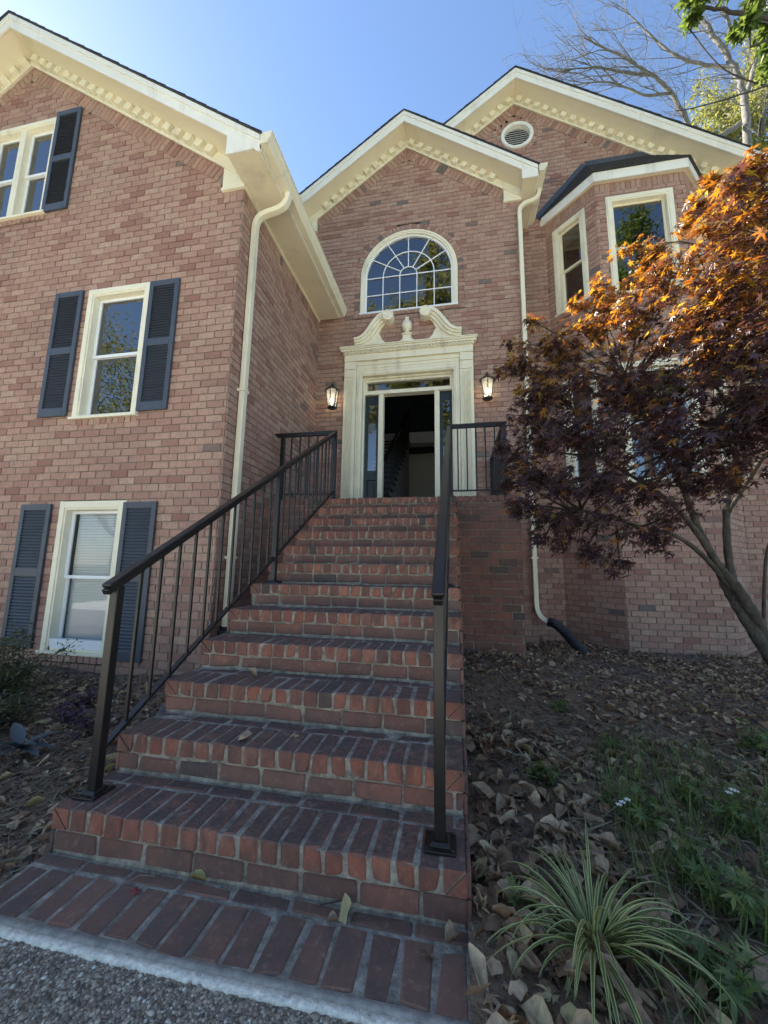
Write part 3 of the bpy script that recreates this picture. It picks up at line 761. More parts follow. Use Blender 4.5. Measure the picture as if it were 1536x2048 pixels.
# --- eave soffits and gutters
def eave(xw, xe, s, zsof, y0, y1, zt, cap_near=True):
    m_ = MB(); m_.box((min(xw, xe), y0 + .025, zsof), (max(xw, xe) - .0, y1, zsof + .018)); m_.build('eave_soffit', 'soffit_paint', house)
    m_ = MB(); m_.box((xe - .012, y0 + .025, zsof - .01), (xe + .012, y1, zt)); m_.build('eave_fascia', 'white_paint', house)
    m_ = MB(); m_.box((xw, y0 + .36, zsof - .05), (xw + s * .03, y1, zsof - .0005)); m_.build('eave_moulding', 'cream_paint', house)
    # ogee gutter, hollow
    pr = [(.0, .13), (.0, .0), (.085, .0), (.09, .03), (.115, .06), (.128, .095), (.128, .125), (.14, .13), (.14, .138), (.118, .138), (.116, .10), (.10, .066), (.078, .04), (.072, .012), (.012, .012), (.012, .13)]
    poly = [(xe + s * (.013 + a), zt - .155 + b) for a, b in pr]
    m_ = MB(); V = []; n = len(poly)
    for yy in (y0 - .02, y1): V += [(x, yy, z) for x, z in poly]
    F = [(i, (i + 1) % n, n + (i + 1) % n, n + i) for i in range(n)]
    if s > 0: F = [tuple(reversed(f)) for f in F]
    m_.add(V, F)
    capp = [(xe + s * (.013 + a), zt - .155 + b) for a, b in pr[:9]] + [(xe + s * .013, zt - .017)]
    m_.prism_y(capp if s > 0 else capp[::-1], y0 - .024, y0 - .0205); m_.prism_y(capp if s > 0 else capp[::-1], y1 + .0005, y1 + .004)
    m_.build('gutter', 'gutter_metal', house)
eave(XW, -2.06, 1, 5.63, 1.77, 4.66, 5.80)
eave(1.16, 1.40, 1, 7.58, 4.34, 5.34, 7.80)
# --- roofs
def roof(g, yb, name='roof'):
    m_ = MB(); t = .024; xl, xr = g.xl - .03, g.xr + .03
    for s, xe in ((1, xr), (-1, xl)):
        xa, xb = sorted((g.x0, xe))
        m_.prism_y([(xa, g.z(xa) + .003), (xb, g.z(xb) + .003), (xb, g.z(xb) + t), (xa, g.z(xa) + t)], g.Yr - .026, yb)
        # shingle butt edges: a slightly ragged stepped line along the rake
        L = abs(xe - g.x0); n = int(L / .14)
        for i in range(n):
            x0_ = g.x0 + s * i * L / n; x1_ = g.x0 + s * (i + 1) * L / n; a, b = sorted((x0_, x1_))
            lo = g.z(x1_) + t; hi = g.z(x0_) + t
            zz = [(x0_, g.z(x0_) + t + .001), (x1_, g.z(x1_) + t + .001), (x1_, g.z(x1_) + t + .012), (x0_, g.z(x0_) + t + .003)]
            if s < 0: zz = zz[::-1]
            m_.prism_y(zz, g.Yr - .030 - random.uniform(0, .008), g.Yr + .5)
    m_.build(name, 'asphalt_shingle', house)
roof(G_w, 12); roof(G_f, 9.5); roof(G_m, 12)
# closing walls of the house that the photo does not show
m_ = MB()
m_.box((-9.75, 11.9, -.1), (5.3, 12.0, 8.5)); m_.box((-9.75, YW + .02, -.1), (-9.66, 11.9, 5.8)); m_.box((5.05, YM + .01, -.1), (5.15, 11.9, 7.9))
m_.box((XW - .05, YF + .05, -.1), (XW - .03, 11.9, 5.8)); m_.box((-2.85, YF + .02, 5.5), (-2.80, 9.5, 7.7)); 
m_.build('wall', 'dark_room', house)
# back sheets inside the gables so that no sky shows through
m_ = MB()
for g_, yy in ((G_w, 11.8), (G_f, 9.4), (G_m, 11.7)):
    m_.prism_y([(g_.xl + .4, 4.5), (g_.xr - .4, 4.5), (g_.xr - .4, g_.z(g_.xr - .4)), (g_.x0, g_.zr), (g_.xl + .4, g_.z(g_.xl + .4))], yy, yy + .05)
m_.build('inner_wall', 'dark_room', house)

# --- windows
def window(fr, box, name='window', trim=.10, double=False, blinds=False, recess=.05, sill=True, mat='cream_paint', sash='vinyl_white', proud=.02):
    u0, u1, z0, z1 = box
    t = MB(); sb_ = .05
    fr.box(t, u0, u0 + trim, z0 + .03, z1, -.09, proud); fr.box(t, u1 - trim, u1, z0 + .03, z1, -.09, proud); fr.box(t, u0 + trim + .0005, u1 - trim - .0005, z1 - trim, z1, -.09, proud)
    # brickmould step
    e = .022
    fr.box(t, u0 + e + .0, u0 + trim - e, z0 + .03, z1 - e, proud + .0005, proud + .010); fr.box(t, u1 - trim + e, u1 - e, z0 + .03, z1 - e, proud + .0005, proud + .010)
    fr.box(t, u0 + trim - e + .001, u1 - trim + e - .001, z1 - trim + e, z1 - e, proud + .0005, proud + .0098)
    fr.box(t, u0 + trim + .001, u1 - trim - .001, z0 + .031, z0 + .055, -.09, proud - .002)
    w = t.build(name, mat, house, bevel=.003)
    if sill:
        s_ = MB(); fr.box(s_, u0 - .008, u1 + .008, z0 - .0, z0 + .0295, -.09, proud + .035); s_.build('sill', mat, w, bevel=.003)
    cells = [(u0 + trim, u1 - trim)]
    if double:
        mid = (u0 + u1) / 2; cells = [(u0 + trim, mid - .05), (mid + .05, u1 - trim)]
        s_ = MB(); fr.box(s_, mid - .05, mid + .05, z0 + .056, z1 - trim - .001, -.088, proud - .004); s_.build('mullion', mat, w)
    for (a, b) in cells:
        zb, zt = z0 + .057, z1 - trim - .001; zm = (zb + zt) / 2
        for nm, lo, hi, dd in (('upper_sash', zm - .015, zt, -.052), ('lower_sash', zb, zm + .02, -.077)):
            sm = MB(); ws = .04
            fr.box(sm, a, a + ws, lo, hi, dd - .022, dd); fr.box(sm, b - ws, b, lo, hi, dd - .022, dd)
            fr.box(sm, a + ws, b - ws, lo, lo + ws * .9, dd - .022, dd - .0005); fr.box(sm, a + ws, b - ws, hi - ws * .9, hi, dd - .022, dd - .0005)
            so_ = sm.build(nm, sash, w, bevel=.002)
            pm = MB(); c = [fr.P(a + ws, lo + .03, dd - .012), fr.P(b - ws, lo + .03, dd - .012), fr.P(b - ws, hi - .03, dd - .012), fr.P(a + ws, hi - .03, dd - .012)]
            pm.add(c, [(0, 1, 2, 3)]); pm.build('pane', 'clear_glass' if blinds else 'window_glass', w)
        if blinds:
            nsl = 46; me = None
            for i in range(nsl):
                zz = zb + .045 + i * (zt - zb - .06) / nsl
                if me is None:
                    q = MB(); P0 = [fr.P(a + .02, zz, -.125), fr.P(b - .02, zz, -.125), fr.P(b - .02, zz + .029, -.133), fr.P(a + .02, zz + .029, -.133)]
                    q.add(P0 + [p + np.array((0, .0015, .0006)) for p in P0], [(0, 1, 2, 3), (7, 6, 5, 4)]); o = q.build('blind_slat', 'blind_white', w); me = o.data; base = o.location.copy(); z00 = zz
                else:
                    o = bpy.data.objects.new('blind_slat', me); col.objects.link(o); o.parent = w; o.location = (base[0], base[1], base[2] + zz - z00)
    rm = MB(); fr.box(rm, u0 - .1, u1 + .1, z0 - .1, z1 + .1, -.60, -.58); fr.box(rm, u0 - .11, u0 - .1, z0 - .1, z1 + .1, -.58, -.1); fr.box(rm, u1 + .1, u1 + .11, z0 - .1, z1 + .1, -.58, -.1)
    fr.box(rm, u0 - .1, u1 + .1, z0 - .11, z0 - .1, -.58, -.1); fr.box(rm, u0 - .1, u1 + .1, z1 + .1, z1 + .11, -.58, -.1)
    rm.build('dark_room', 'dark_room', w)
    return w
window(F_wing, WIN_L, blinds=True); window(F_wing, WIN_U); window(F_wing, WIN_T, double=True)
for k, fr in (('b1', F_b1), ('b2', F_b2), ('b3', F_b3)):
    window(fr, BW[k + 'u'], sash='soffit_paint'); window(fr, BW[k + 'l'])
# apron board under the lower left window
m_ = MB(); F_wing.box(m_, WIN_L[0] + .1, WIN_L[1] - .1, WIN_L[2] + .0555, WIN_L[2] + .15, -.05, .012); m_.build('window_apron', 'vinyl_white', house)
# --- shutters
slat_me = {}
def shutter(fr, u0, u1, z0, z1):
    m_ = MB(); st = .055; zm = (z0 + z1) / 2 + .02
    for a, b, c, d in ((u0, u0 + st, z0, z1), (u1 - st, u1, z0, z1), (u0 + st + .0003, u1 - st - .0003, z0, z0 + .10), (u0 + st + .0003, u1 - st - .0003, z1 - .07, z1), (u0 + st + .0003, u1 - st - .0003, zm - .045, zm + .045)):
        fr.box(m_, a, b, c, d, .0135, .042)
    fr.box(m_, u0 + st - .01, u1 - st + .01, z0 + .01, z1 - .01, .0125, .019)
    o = m_.build('shutter', 'shutter_paint', house, bevel=.003)
    w = u1 - u0 - 2 * st
    for (lo, hi) in ((z0 + .10, zm - .045), (zm + .045, z1 - .07)):
        n = round((hi - lo) / .0345); p = (hi - lo) / n
        for i in range(n):
            zz = lo + i * p
            key = round(w, 3)
            if key not in slat_me:
                q = MB(); fA = [fr.P(u0 + st, 0, .041), fr.P(u1 - st, 0, .041), fr.P(u1 - st, p * .80, .020), fr.P(u0 + st, p * .80, .020)]
                th = np.array((0, .006, 0)); fB = [x - fr.n * .006 for x in fA]
                q.add([x + np.array((0, 0, zz)) for x in fA + fB], [(0, 1, 2, 3), (7, 6, 5, 4), (1, 0, 4, 5), (3, 2, 6, 7)])
                so_ = q.build('slat', 'shutter_paint', o); slat_me[key] = (so_.data, p * .80)
            else:
                me, hh = slat_me[key]; so_ = bpy.data.objects.new('slat', me); col.objects.link(so_); so_.parent = o
                c = fr.P((u0 + u1) / 2, zz + hh / 2, .0275); so_.location = tuple(c - wloc(o))
for (a, b, c, d) in ((-4.975, -4.555, .21, 1.795), (-3.59, -3.175, .14, 1.80), (-4.95, -4.54, 2.855, 4.50), (-3.575, -3.18, 2.85, 4.48), (-5.42, -5.015, 5.77, 7.37), (-7.00, -6.595, 5.77, 7.37)):
    shutter(F_wing, a, b, c, d)
# --- arched window
xc, zs, r_o, r_i, zb = -.805, 6.42, .878, .765, 5.69
def arch_band(mb, r0, r1, d0, d1, zlow, n=40):
    out = [(xc + r1, zlow)] + [(xc + r1 * math.cos(math.pi * i / n), zs + r1 * math.sin(math.pi * i / n)) for i in range(n + 1)] + [(xc - r1, zlow)]
    inn = [(xc + r0, zlow)] + [(xc + r0 * math.cos(math.pi * i / n), zs + r0 * math.sin(math.pi * i / n)) for i in range(n + 1)] + [(xc - r0, zlow)]
    for i in range(len(out) - 1):
        F_fac.prism(mb, [inn[i], out[i], out[i + 1], inn[i + 1]], d0, d1)
m_ = MB(); arch_band(m_, .80, r_o, -.09, .004, zb); arch_band(m_, .83, .862, .0045, .016, zb); aw = m_.build('arched_window', 'cream_paint', house)
m_ = MB(); arch_band(m_, r_i, .7995, -.09, -.03, zb + .045); F_fac.box(m_, xc - .7995, xc + .7995, zb + .0, zb + .0445, -.09, -.0305); m_.build('sash', 'vinyl_white', aw)
m_ = MB(); F_fac.box(m_, xc - r_o - .005, xc + r_o + .005, zb - .03, zb - .0005, -.09, .04); m_.build('sill', 'vinyl_white', aw)
m_ = MB(); n = 40; m_.add([F_fac.P(xc, zs, -.062)] + [F_fac.P(xc + .77 * math.cos(math.pi * i / n), zs + .77 * math.sin(math.pi * i / n), -.062) for i in range(n + 1)], [(0, i, i + 1) for i in range(1, n + 1)])
m_.add([F_fac.P(xc - .77, zb + .03, -.062), F_fac.P(xc + .77, zb + .03, -.062), F_fac.P(xc + .77, zs, -.062), F_fac.P(xc - .77, zs, -.062)], [(0, 1, 2, 3)]); m_.build('pane', 'window_glass', aw)
def muntin(p, q, w=.016, dd=(-.055, -.043)):
    p = np.array(p); q = np.array(q); t = (q - p) / np.linalg.norm(q - p); nn = np.array((-t[1], t[0])) * w / 2
    m_ = MB(); pts = [p - nn, q - nn, q + nn, p + nn]; F_fac.prism(m_, [tuple(x) for x in pts], *dd); m_.build('muntin', 'vinyl_white', aw)
def arc_muntin(r):
    m_ = MB(); n = 28
    for i in range(n):
        t0, t1 = math.pi * i / n, math.pi * (i + 1) / n; f_ = lambda rr_, t: (xc + rr_ * math.cos(t), zs + rr_ * math.sin(t))
        F_fac.prism(m_, [f_(r - .008, t0), f_(r + .008, t0), f_(r + .008, t1), f_(r - .008, t1)], -.055, -.0425)
    m_.build('muntin', 'vinyl_white', aw)
ra, rb = .155, .465
arc_muntin(ra); arc_muntin(rb)
for k in range(1, 6):
    t = math.pi * k / 6; muntin((xc + (ra + .006) * math.cos(t), zs + (ra + .006) * math.sin(t)), (xc + (r_i + .004) * math.cos(t), zs + (r_i + .004) * math.sin(t)))
muntin((xc - r_i, zs), (xc + r_i, zs), dd=(-.0555, -.044)); muntin((xc - r_i, zs - .35), (xc + r_i, zs - .35), dd=(-.0555, -.044))
for x in (-rb, -ra, ra, rb): muntin((xc + x, zb + .04), (xc + x, zs), dd=(-.0553, -.0435))
# --- round gable vent
m_ = MB()
def annulus(mb, fr, xc, zc, r0, r1, d0, d1, n=36):
    for i in range(n):
        t0, t1 = 2 * math.pi * i / n, 2 * math.pi * (i + 1) / n; f_ = lambda r, t: (xc + r * math.cos(t), zc + r * math.sin(t))
        fr.prism(mb, [f_(r0, t0), f_(r1, t0), f_(r1, t1), f_(r0, t1)], d0, d1)
annulus(m_, F_main, VC[0], VC[1], .245, .312, -.07, .03); annulus(m_, F_main, VC[0], VC[1], .265, .30, .0305, .04)
ve = m_.build('gable_vent', 'white_paint', house)
m_ = MB(); F_main.box(m_, VC[0] - .3, VC[0] + .3, VC[1] - .3, VC[1] + .3, -.12, -.11); m_.build('vent_back', 'dark_room', ve)
for k in range(10):
    z = -.22 + k * .049; h = math.sqrt(max(.001, .25 ** 2 - z * z)) if abs(z) < .245 else .05
    m_ = MB(); a, b = VC[0] - h, VC[0] + h; zz = VC[1] + z
    m_.hexa([F_main.P(a, zz, -.03), F_main.P(b, zz, -.03), F_main.P(b, zz + .004, -.040), F_main.P(a, zz + .004, -.040), F_main.P(a, zz + .006, -.03), F_main.P(b, zz + .006, -.03), F_main.P(b, zz + .010, -.040), F_main.P(a, zz + .010, -.040)])
    m_.build('slat', 'white_paint', ve)
# --- bay roof and fascia
m_ = MB(); OH = .085; zt, zbm = 7.755, 7.575
def off_poly(o):
    # offset outline of the bay by o
    d = o * math.tan(math.radians(22.5)); s2 = o / math.sqrt(2)
    return [np.array((BX[0][0] - o * 1.05 - .0, 5.349)), np.array((BX[1][0] - d, BX[1][1] - o)), np.array((BX[2][0] + d, BX[2][1] - o)), np.array((BX[3][0] + o * 1.05, 5.349))]
po, pi_ = off_poly(OH), off_poly(OH - .02)
for i in range(3):
    a, b, c, d = po[i], po[i + 1], pi_[i + 1], pi_[i]
    m_.hexa([(*a, zbm), (*b, zbm), (*c, zbm), (*d, zbm), (*a, zt), (*b, zt), (*c, zt), (*d, zt)])
m_.build('bay_fascia', 'white_paint', house)
m_ = MB(); q = [(*p, zbm + .012) for p in pi_]; m_.add(q, [(3, 2, 1, 0)]); m_.build('bay_soffit', 'soffit_paint', house)
rm = MB(); po = off_poly(OH + .03); top = [np.array((2.49, 5.345, 8.75)), np.array((3.56, 5.345, 8.75))]
base = [np.array((*p, zt - .01)) for p in po]
rm.add(base + top, [(0, 1, 4), (1, 2, 5, 4), (2, 3, 5), (3, 2, 1, 0)])
rfo = rm.build('bay_roof', 'asphalt_shingle', house)
sh = MB()
def shingle_face(A, B, C_, D):   # A-B eave, D-C top edge
    nrow = 12
    for r in range(nrow):
        t0, t1 = r / nrow, (r + 1) / nrow + .03
        a, b = A + (D - A) * t0, B + (C_ - B) * t0; a1, b1 = A + (D - A) * min(t1, 1), B + (C_ - B) * min(t1, 1)
        w = np.linalg.norm(b - a); n = max(1, int(w / .16)); nn = np.cross(b - a, (a1 + b1 - a - b)); nn /= np.linalg.norm(nn)
        o_ = (r % 2) * .5
        for k in range(-1, n + 1):
            f0, f1 = max(0, (k + o_ + .02) / n), min(1, (k + o_ + .98) / n)
            if f1 - f0 < .02: continue
            h = .010 + random.uniform(0, .004)
            p = [a + (b - a) * f0, a + (b - a) * f1, a1 + (b1 - a1) * f1, a1 + (b1 - a1) * f0]
            sh.hexa([x + nn * .001 for x in p] + [p[0] + nn * h, p[1] + nn * h, p[2] + nn * .002, p[3] + nn * .002])
shingle_face(base[0], base[1], top[0], top[0] + np.array((-.0, 0, 0)) - (base[1] - base[0]) * .001)
shingle_face(base[1], base[2], top[1], top[0]); shingle_face(base[2], base[3], top[1] + (base[3] - base[2]) * .001, top[1])
sh.build('shingle', 'asphalt_shingle', rfo, kind='stuff')
fl = MB()     # dark flashing where the bay roof meets the wall
for a, b in ((base[0], top[0]), (top[0], top[1]), (top[1], base[3])):
    a = np.array((a[0], 5.335, a[2])); b = np.array((b[0], 5.335, b[2])); fl.bar(a, b, .016, .17, up=(0, -1, 0) if False else (0, 0, 1))
fl.build('roof_flashing', 'shutter_paint', house)

# --- door surround
F = F_fac
ds = empty('unused', (0, 0, 0)); bpy.data.objects.remove(ds)
PX = [(-1.925, -1.705), (.085, .305)]
m_ = MB()
F.box(m_, -1.70, .08, 4.45 + .02, 4.74, -.05, .03)       # head casing field
F.box(m_, -1.70, -1.60, LZ, 4.4695, -.05, .03); F.box(m_, -.02, .08, LZ, 4.4695, -.05, .03)
F.box(m_, -1.60, -1.57, LZ, 4.4695, -.2, -.0505); F.box(m_, -.05, -.02, LZ, 4.4695, -.2, -.0505); F.box(m_, -1.5695, -.0505, 4.44, 4.4695, -.2, -.0505)
F.box(m_, -1.66, -1.63, LZ, 4.52, .0305, .045); F.box(m_, .01, .04, LZ, 4.52, .0305, .045); F.box(m_, -1.6295, .0095, 4.49, 4.52, .0305, .0445)
F.box(m_, -1.695, .075, 4.66, 4.70, .0305, .05); F.box(m_, -1.675, .055, 4.60, 4.64, .0305, .04); F.box(m_, -1.655, .035, 4.555, 4.575, .0305, .037)
sur = m_.build('door_surround', 'cream_paint', house, bevel=.003)
for a, b in PX:
    p_ = MB(); F.box(p_, a, b, LZ, 4.74, -.02, .055)
    F.box(p_, a - .01, b + .01, LZ, LZ + .30, .0555, .075)
    F.box(p_, a + .02, b - .02, 4.44, 4.46, .0555, .075); F.box(p_, a + .02, b - .02, 4.59, 4.615, .0555, .08); F.box(p_, a + .03, b - .03, 4.4605, 4.5895, .0555, .063)
    po_ = p_.build('pilaster', 'cream_paint', sur, bevel=.003)
    nfl = 5; w = (b - a - .07) / nfl
    for k in range(nfl):
        q_ = MB(); x0_ = a + .035 + k * w; F.box(q_, x0_ + .009, x0_ + w - .009, LZ + .33, 4.40, .0555, .075); q_.build('flute_rib', 'cream_paint', sur, bevel=.004)
e_ = MB(); EX0, EX1 = -1.925, .305
F.box(e_, EX0, EX1, 4.7405, 4.86, -.02, .075)
F.box(e_, EX0 - .015, EX1 + .015, 4.8605, 4.905, -.02, .09)
F.box(e_, EX0 - .05, EX1 + .05, 4.9055, 4.94, -.02, .13); F.box(e_, EX0 - .065, EX1 + .065, 4.9405, 4.965, -.02, .15); F.box(e_, EX0 - .075, EX1 + .075, 4.9655, 4.985, -.02, .165)
e_.build('entablature', 'cream_paint', sur, bevel=.004)
n = 36; w = (EX1 - EX0) / n
dent = MB()
for k in range(n):
    for rr_ in (0, 1):
        x0_ = EX0 + (k + .5 * rr_) * w; F.box(dent, x0_, x0_ + w * .5, 4.862 + rr_ * .021, 4.882 + rr_ * .021, .0905, .118)
dent.build('dentil_course', 'cream_paint', sur)
# swan neck pediment
xm = -.81; zp = 4.985
def scroll_center(t):      # t 0..1 from outer end to volute, right hand side (mirrored later)
    # cubic bezier chain in (dx from centre, dz)
    P0, P1, P2, P3 = np.array((.93, .125)), np.array((.62, .10)), np.array((.62, .58)), np.array((.315, .565))
    return (1 - t) ** 3 * P0 + 3 * (1 - t) ** 2 * t * P1 + 3 * (1 - t) * t * t * P2 + t ** 3 * P3
for s in (-1, 1):
    ts = np.linspace(0, 1, 25); C_ = [scroll_center(t) for t in ts]
    tm = MB()
    for (o0, o1, d1) in ((-.014, .042, .165), (-.06, -.0145, .135), (-.105, -.0605, .105)):
        V = []
        for i, c in enumerate(C_):
            t_ = C_[min(i + 1, 24)] - C_[max(i - 1, 0)]; t_ /= np.linalg.norm(t_); nn = np.array((t_[1], -t_[0]))
            if nn[1] < 0: nn = -nn
            k_ = .72 + .28 * min(1, i / 10)
            a = c + nn * o0 * k_; b = c + nn * o1 * k_
            V += [F.P(xm + s * a[0], zp + a[1], .0), F.P(xm + s * a[0], zp + a[1], d1), F.P(xm + s * b[0], zp + b[1], d1), F.P(xm + s * b[0], zp + b[1], .0)]
        FQ = []
        for i in range(24):
            for k in range(4): FQ.append((4 * i + k, 4 * i + (k + 1) % 4, 4 * i + 4 + (k + 1) % 4, 4 * i + 4 + k))
        FQ += [(0, 1, 2, 3), (99, 98, 97, 96)]
        tm.add(V, FQ)
    tm.build('swan_neck_moulding', 'cream_paint', sur, smooth=False)
    vm = MB(); vc = np.array((xm + s * .325, zp + .51))
    prof = [(.098, 0), (.098, .185), (.091, .193), (.076, .193), (.072, .186), (.058, .186), (.054, .193), (.0, .193)]
    V = []; nn_ = 24
    for r, h in prof:
        for j in range(nn_): V.append(F.P(vc[0] + r * math.cos(2 * math.pi * j / nn_), vc[1] + r * math.sin(2 * math.pi * j / nn_), h))
    vm.add(V, [(i * nn_ + j, i * nn_ + (j + 1) % nn_, (i + 1) * nn_ + (j + 1) % nn_, (i + 1) * nn_ + j) for i in range(len(prof) - 1) for j in range(nn_)])
    vm.build('volute', 'cream_paint', sur)
    # back board below the scroll with the round bite
    bb = MB(); low = .0; hole_c, hole_r = np.array((.255, .255)), .225
    up = [scroll_center(t) + np.array((0, -.04)) for t in np.linspace(.02, .93, 20)]
    for i in range(len(up) - 1):
        a, b = up[i], up[i + 1]
        def lowz(x):
            return 0.0
        def cut(x):      # inside edge of the hole, seen from the outer side
            return None
        q = [(xm + s * a[0], zp), (xm + s * b[0], zp), (xm + s * b[0], zp + max(.02, b[1])), (xm + s * a[0], zp + max(.02, a[1]))]
        if b[0] < .475:
            # split into the strip above the hole and the strip below it
            def hz(x): 
                v = hole_r ** 2 - (x - hole_c[0]) ** 2
                return math.sqrt(v) if v > 0 else 0
            ha, hb = hz(a[0]), hz(b[0])
            q1 = [(xm + s * a[0], zp), (xm + s * b[0], zp), (xm + s * b[0], zp + hole_c[1] - hb), (xm + s * a[0], zp + hole_c[1] - ha)]
            q2 = [(xm + s * a[0], zp + hole_c[1] + ha), (xm + s * b[0], zp + min(hole_c[1] + hb, b[1])), (xm + s * b[0], zp + b[1]), (xm + s * a[0], zp + a[1])]
            qs = [q1, q2]
        else: qs = [q]
        for q in qs:
            F.prism(bb, q if s < 0 else [q[1], q[0], q[3], q[2]], .0, .06)
    xs = np.linspace(.055, min(p[0] for p in up), 12)
    for x0_, x1_ in zip(xs[:-1], xs[1:]):
        h0 = hole_c[1] - math.sqrt(max(0, hole_r ** 2 - (x0_ - hole_c[0]) ** 2)); h1 = hole_c[1] - math.sqrt(max(0, hole_r ** 2 - (x1_ - hole_c[0]) ** 2))
        q = [(xm + s * x0_, zp), (xm + s * x1_, zp), (xm + s * x1_, zp + max(.015, min(h1, .14))), (xm + s * x0_, zp + max(.015, min(h0, .14)))]
        F.prism(bb, q if s > 0 else [q[1], q[0], q[3], q[2]], .0, .06)
    bb.build('pediment_board', 'cream_paint', sur)
fi = MB(); F.box(fi, xm - .07, xm + .07, zp, zp + .15, .0, .10); F.box(fi, xm - .085, xm + .085, zp + .1505, zp + .172, .0, .125)
fi.build('finial_pedestal', 'cream_paint', sur, bevel=.003)
fi = MB(); fi.lathe(F.P(xm, zp + .172, .075), [(.06, 0), (.06, .012), (.036, .025), (.028, .05), (.056, .072), (.080, .10), (.088, .16), (.088, .18), (.078, .187), (.080, .21), (.062, .24), (.036, .258), (.030, .275), (.038, .297), (.030, .322), (.008, .334)], 20)
fi.build('finial_urn', 'cream_paint', sur, smooth=True)
# transom, mullions, sidelights
D0 = -.14
m_ = MB(); F.box(m_, -1.569, -.051, 4.155, 4.215, -.2, -.06); F.box(m_, -1.569, -.051, 4.2155, 4.235, -.2, -.085)
F.box(m_, -1.318, -1.235, LZ, 4.1545, -.2, -.07); F.box(m_, -.345, -.262, LZ, 4.1545, -.2, -.07)
F.box(m_, -1.569, -.051, 4.40, 4.4395, -.2, -.085); F.box(m_, -1.569, -1.535, 4.2355, 4.3995, -.2, -.085); F.box(m_, -.085, -.051, 4.2355, 4.3995, -.2, -.085)
F.box(m_, -1.235, -.345, LZ + .0, LZ + .025, -.22, -.04)
m_.build('door_frame', 'cream_paint', sur, bevel=.003)
m_ = MB(); m_.add([F.P(-1.536, 4.23, D0), F.P(-.084, 4.23, D0), F.P(-.084, 4.405, D0), F.P(-1.536, 4.405, D0)], [(0, 1, 2, 3)]); m_.build('transom_pane', 'window_glass', sur)
for a, b in ((-1.568, -1.3185), (-.2615, -.052)):
    sd_ = MB(); F.box(sd_, a, a + .055, LZ, 4.154, -.18, D0 + .02); F.box(sd_, b - .045, b, LZ, 4.154, -.18, D0 + .02)
    F.box(sd_, a + .055, b - .045, 3.99, 4.154, -.18, D0 + .0195); F.box(sd_, a + .055, b - .045, 2.62, 2.79, -.18, D0 + .0195); F.box(sd_, a + .055, b - .045, LZ, LZ + .17, -.18, D0 + .0195)
    F.box(sd_, a + .055, b - .045, LZ + .17, 2.62, -.178, D0 - .01); F.box(sd_, a + .085, b - .075, LZ + .2, 2.59, D0 - .0095, D0 + .008)
    so_ = sd_.build('sidelight', 'door_paint', sur, bevel=.003)
    m_ = MB(); m_.add([F.P(a + .05, 2.785, D0), F.P(b - .04, 2.785, D0), F.P(b - .04, 3.995, D0), F.P(a + .05, 3.995, D0)], [(0, 1, 2, 3)]); m_.build('sidelight_pane', 'window_glass', sur)
# open door leaf, swung inward against the right
m_ = MB(); m_.box((-.36, YF + .22, LZ + .01), (-.315, YF + 1.1, 4.14)); lf = m_.build('front_door', 'door_paint', house)
# foyer
m_ = MB(); m_.box((-2.44, YF + .21, LZ - .06), (1.1, 11.6, LZ - .005)); m_.build('foyer_floor', 'foyer_floor', house)
m_ = MB(); m_.box((-2.44, YF + .2, LZ), (-2.36, 11.6, 7.4)); m_.box((1.0, YF + .2, LZ), (1.1, 11.6, 7.4)); m_.box((-2.35, 11.5, LZ), (.99, 11.6, 7.4)); m_.box((-2.35, YF + 1.0, 7.3), (.99, 11.49, 7.4))
m_.box((-2.35, 9.9, LZ), (.99, 10.0, 4.65)); m_.box((-2.35, YF + .2, LZ), (-1.62, YF + .25, 5.5)); m_.box((-.0, YF + .2, LZ), (.99, YF + .25, 5.5)); m_.box((-1.62, YF + .2, 4.47), (0, YF + .25, 5.5))
m_.build('foyer_wall', 'foyer_wall', house)
m_ = MB(); m_.box((-1.25, 9.0, 4.68), (.99, 11.49, 5.0)); m_.box((-2.35, 9.0, 4.68), (-1.26, 11.49, 5.0)); m_.build('upper_floor', 'foyer_white', house)
st_in = empty('indoor_staircase', (-1.6, 5.2, LZ), 'dark wooden staircase inside the open doorway rising to a balcony', 'staircase')
nst = 15
for k in range(nst):
    y0 = 5.05 + k * .262; z0 = LZ + k * .18
    m_ = MB(); m_.box((-1.98, y0, z0 + .15), (-1.26, y0 + .285, z0 + .18)); m_.build('tread', 'stair_tread_wood', st_in)
    m_ = MB(); m_.box((-1.97, y0 + .02, LZ + .0), (-1.30, y0 + .2815, z0 + .1495)); m_.build('riser', 'foyer_white', st_in)
ir = empty('balcony_railing', (-.8, 9.02, 5.0), 'black balcony and stair railing seen through the open front door', 'railing')
m_ = MB(); m_.bar((-1.28, 9.03, 5.9), (.95, 9.03, 5.9), .06, .05); m_.bar((-1.30, 5.1, LZ + 1.0), (-1.30, 9.0, LZ + 3.68), .06, .05); m_.build('handrail', 'rail_metal', ir)
for k in range(20):
    m_ = MB(); x = -1.2 + k * .11; m_.box((x - .009, 9.02, 5.0), (x + .009, 9.04, 5.88)); m_.build('baluster', 'rail_metal', ir)
for k in range(nst):
    y0 = 5.15 + k * .262; z0 = LZ + (k + 1) * .18
    for dy in (0, .131):
        m_ = MB(); m_.box((-1.309, y0 + dy - .009, z0 - .01), (-1.291, y0 + dy + .009, LZ + 1.0 + (y0 + dy - 5.1) * .687)); m_.build('baluster', 'rail_metal', ir)
m_ = MB(); m_.box((-1.34, 9.0, 4.99), (-1.27, 9.07, 6.0)); m_.build('newel_post', 'rail_metal', ir)

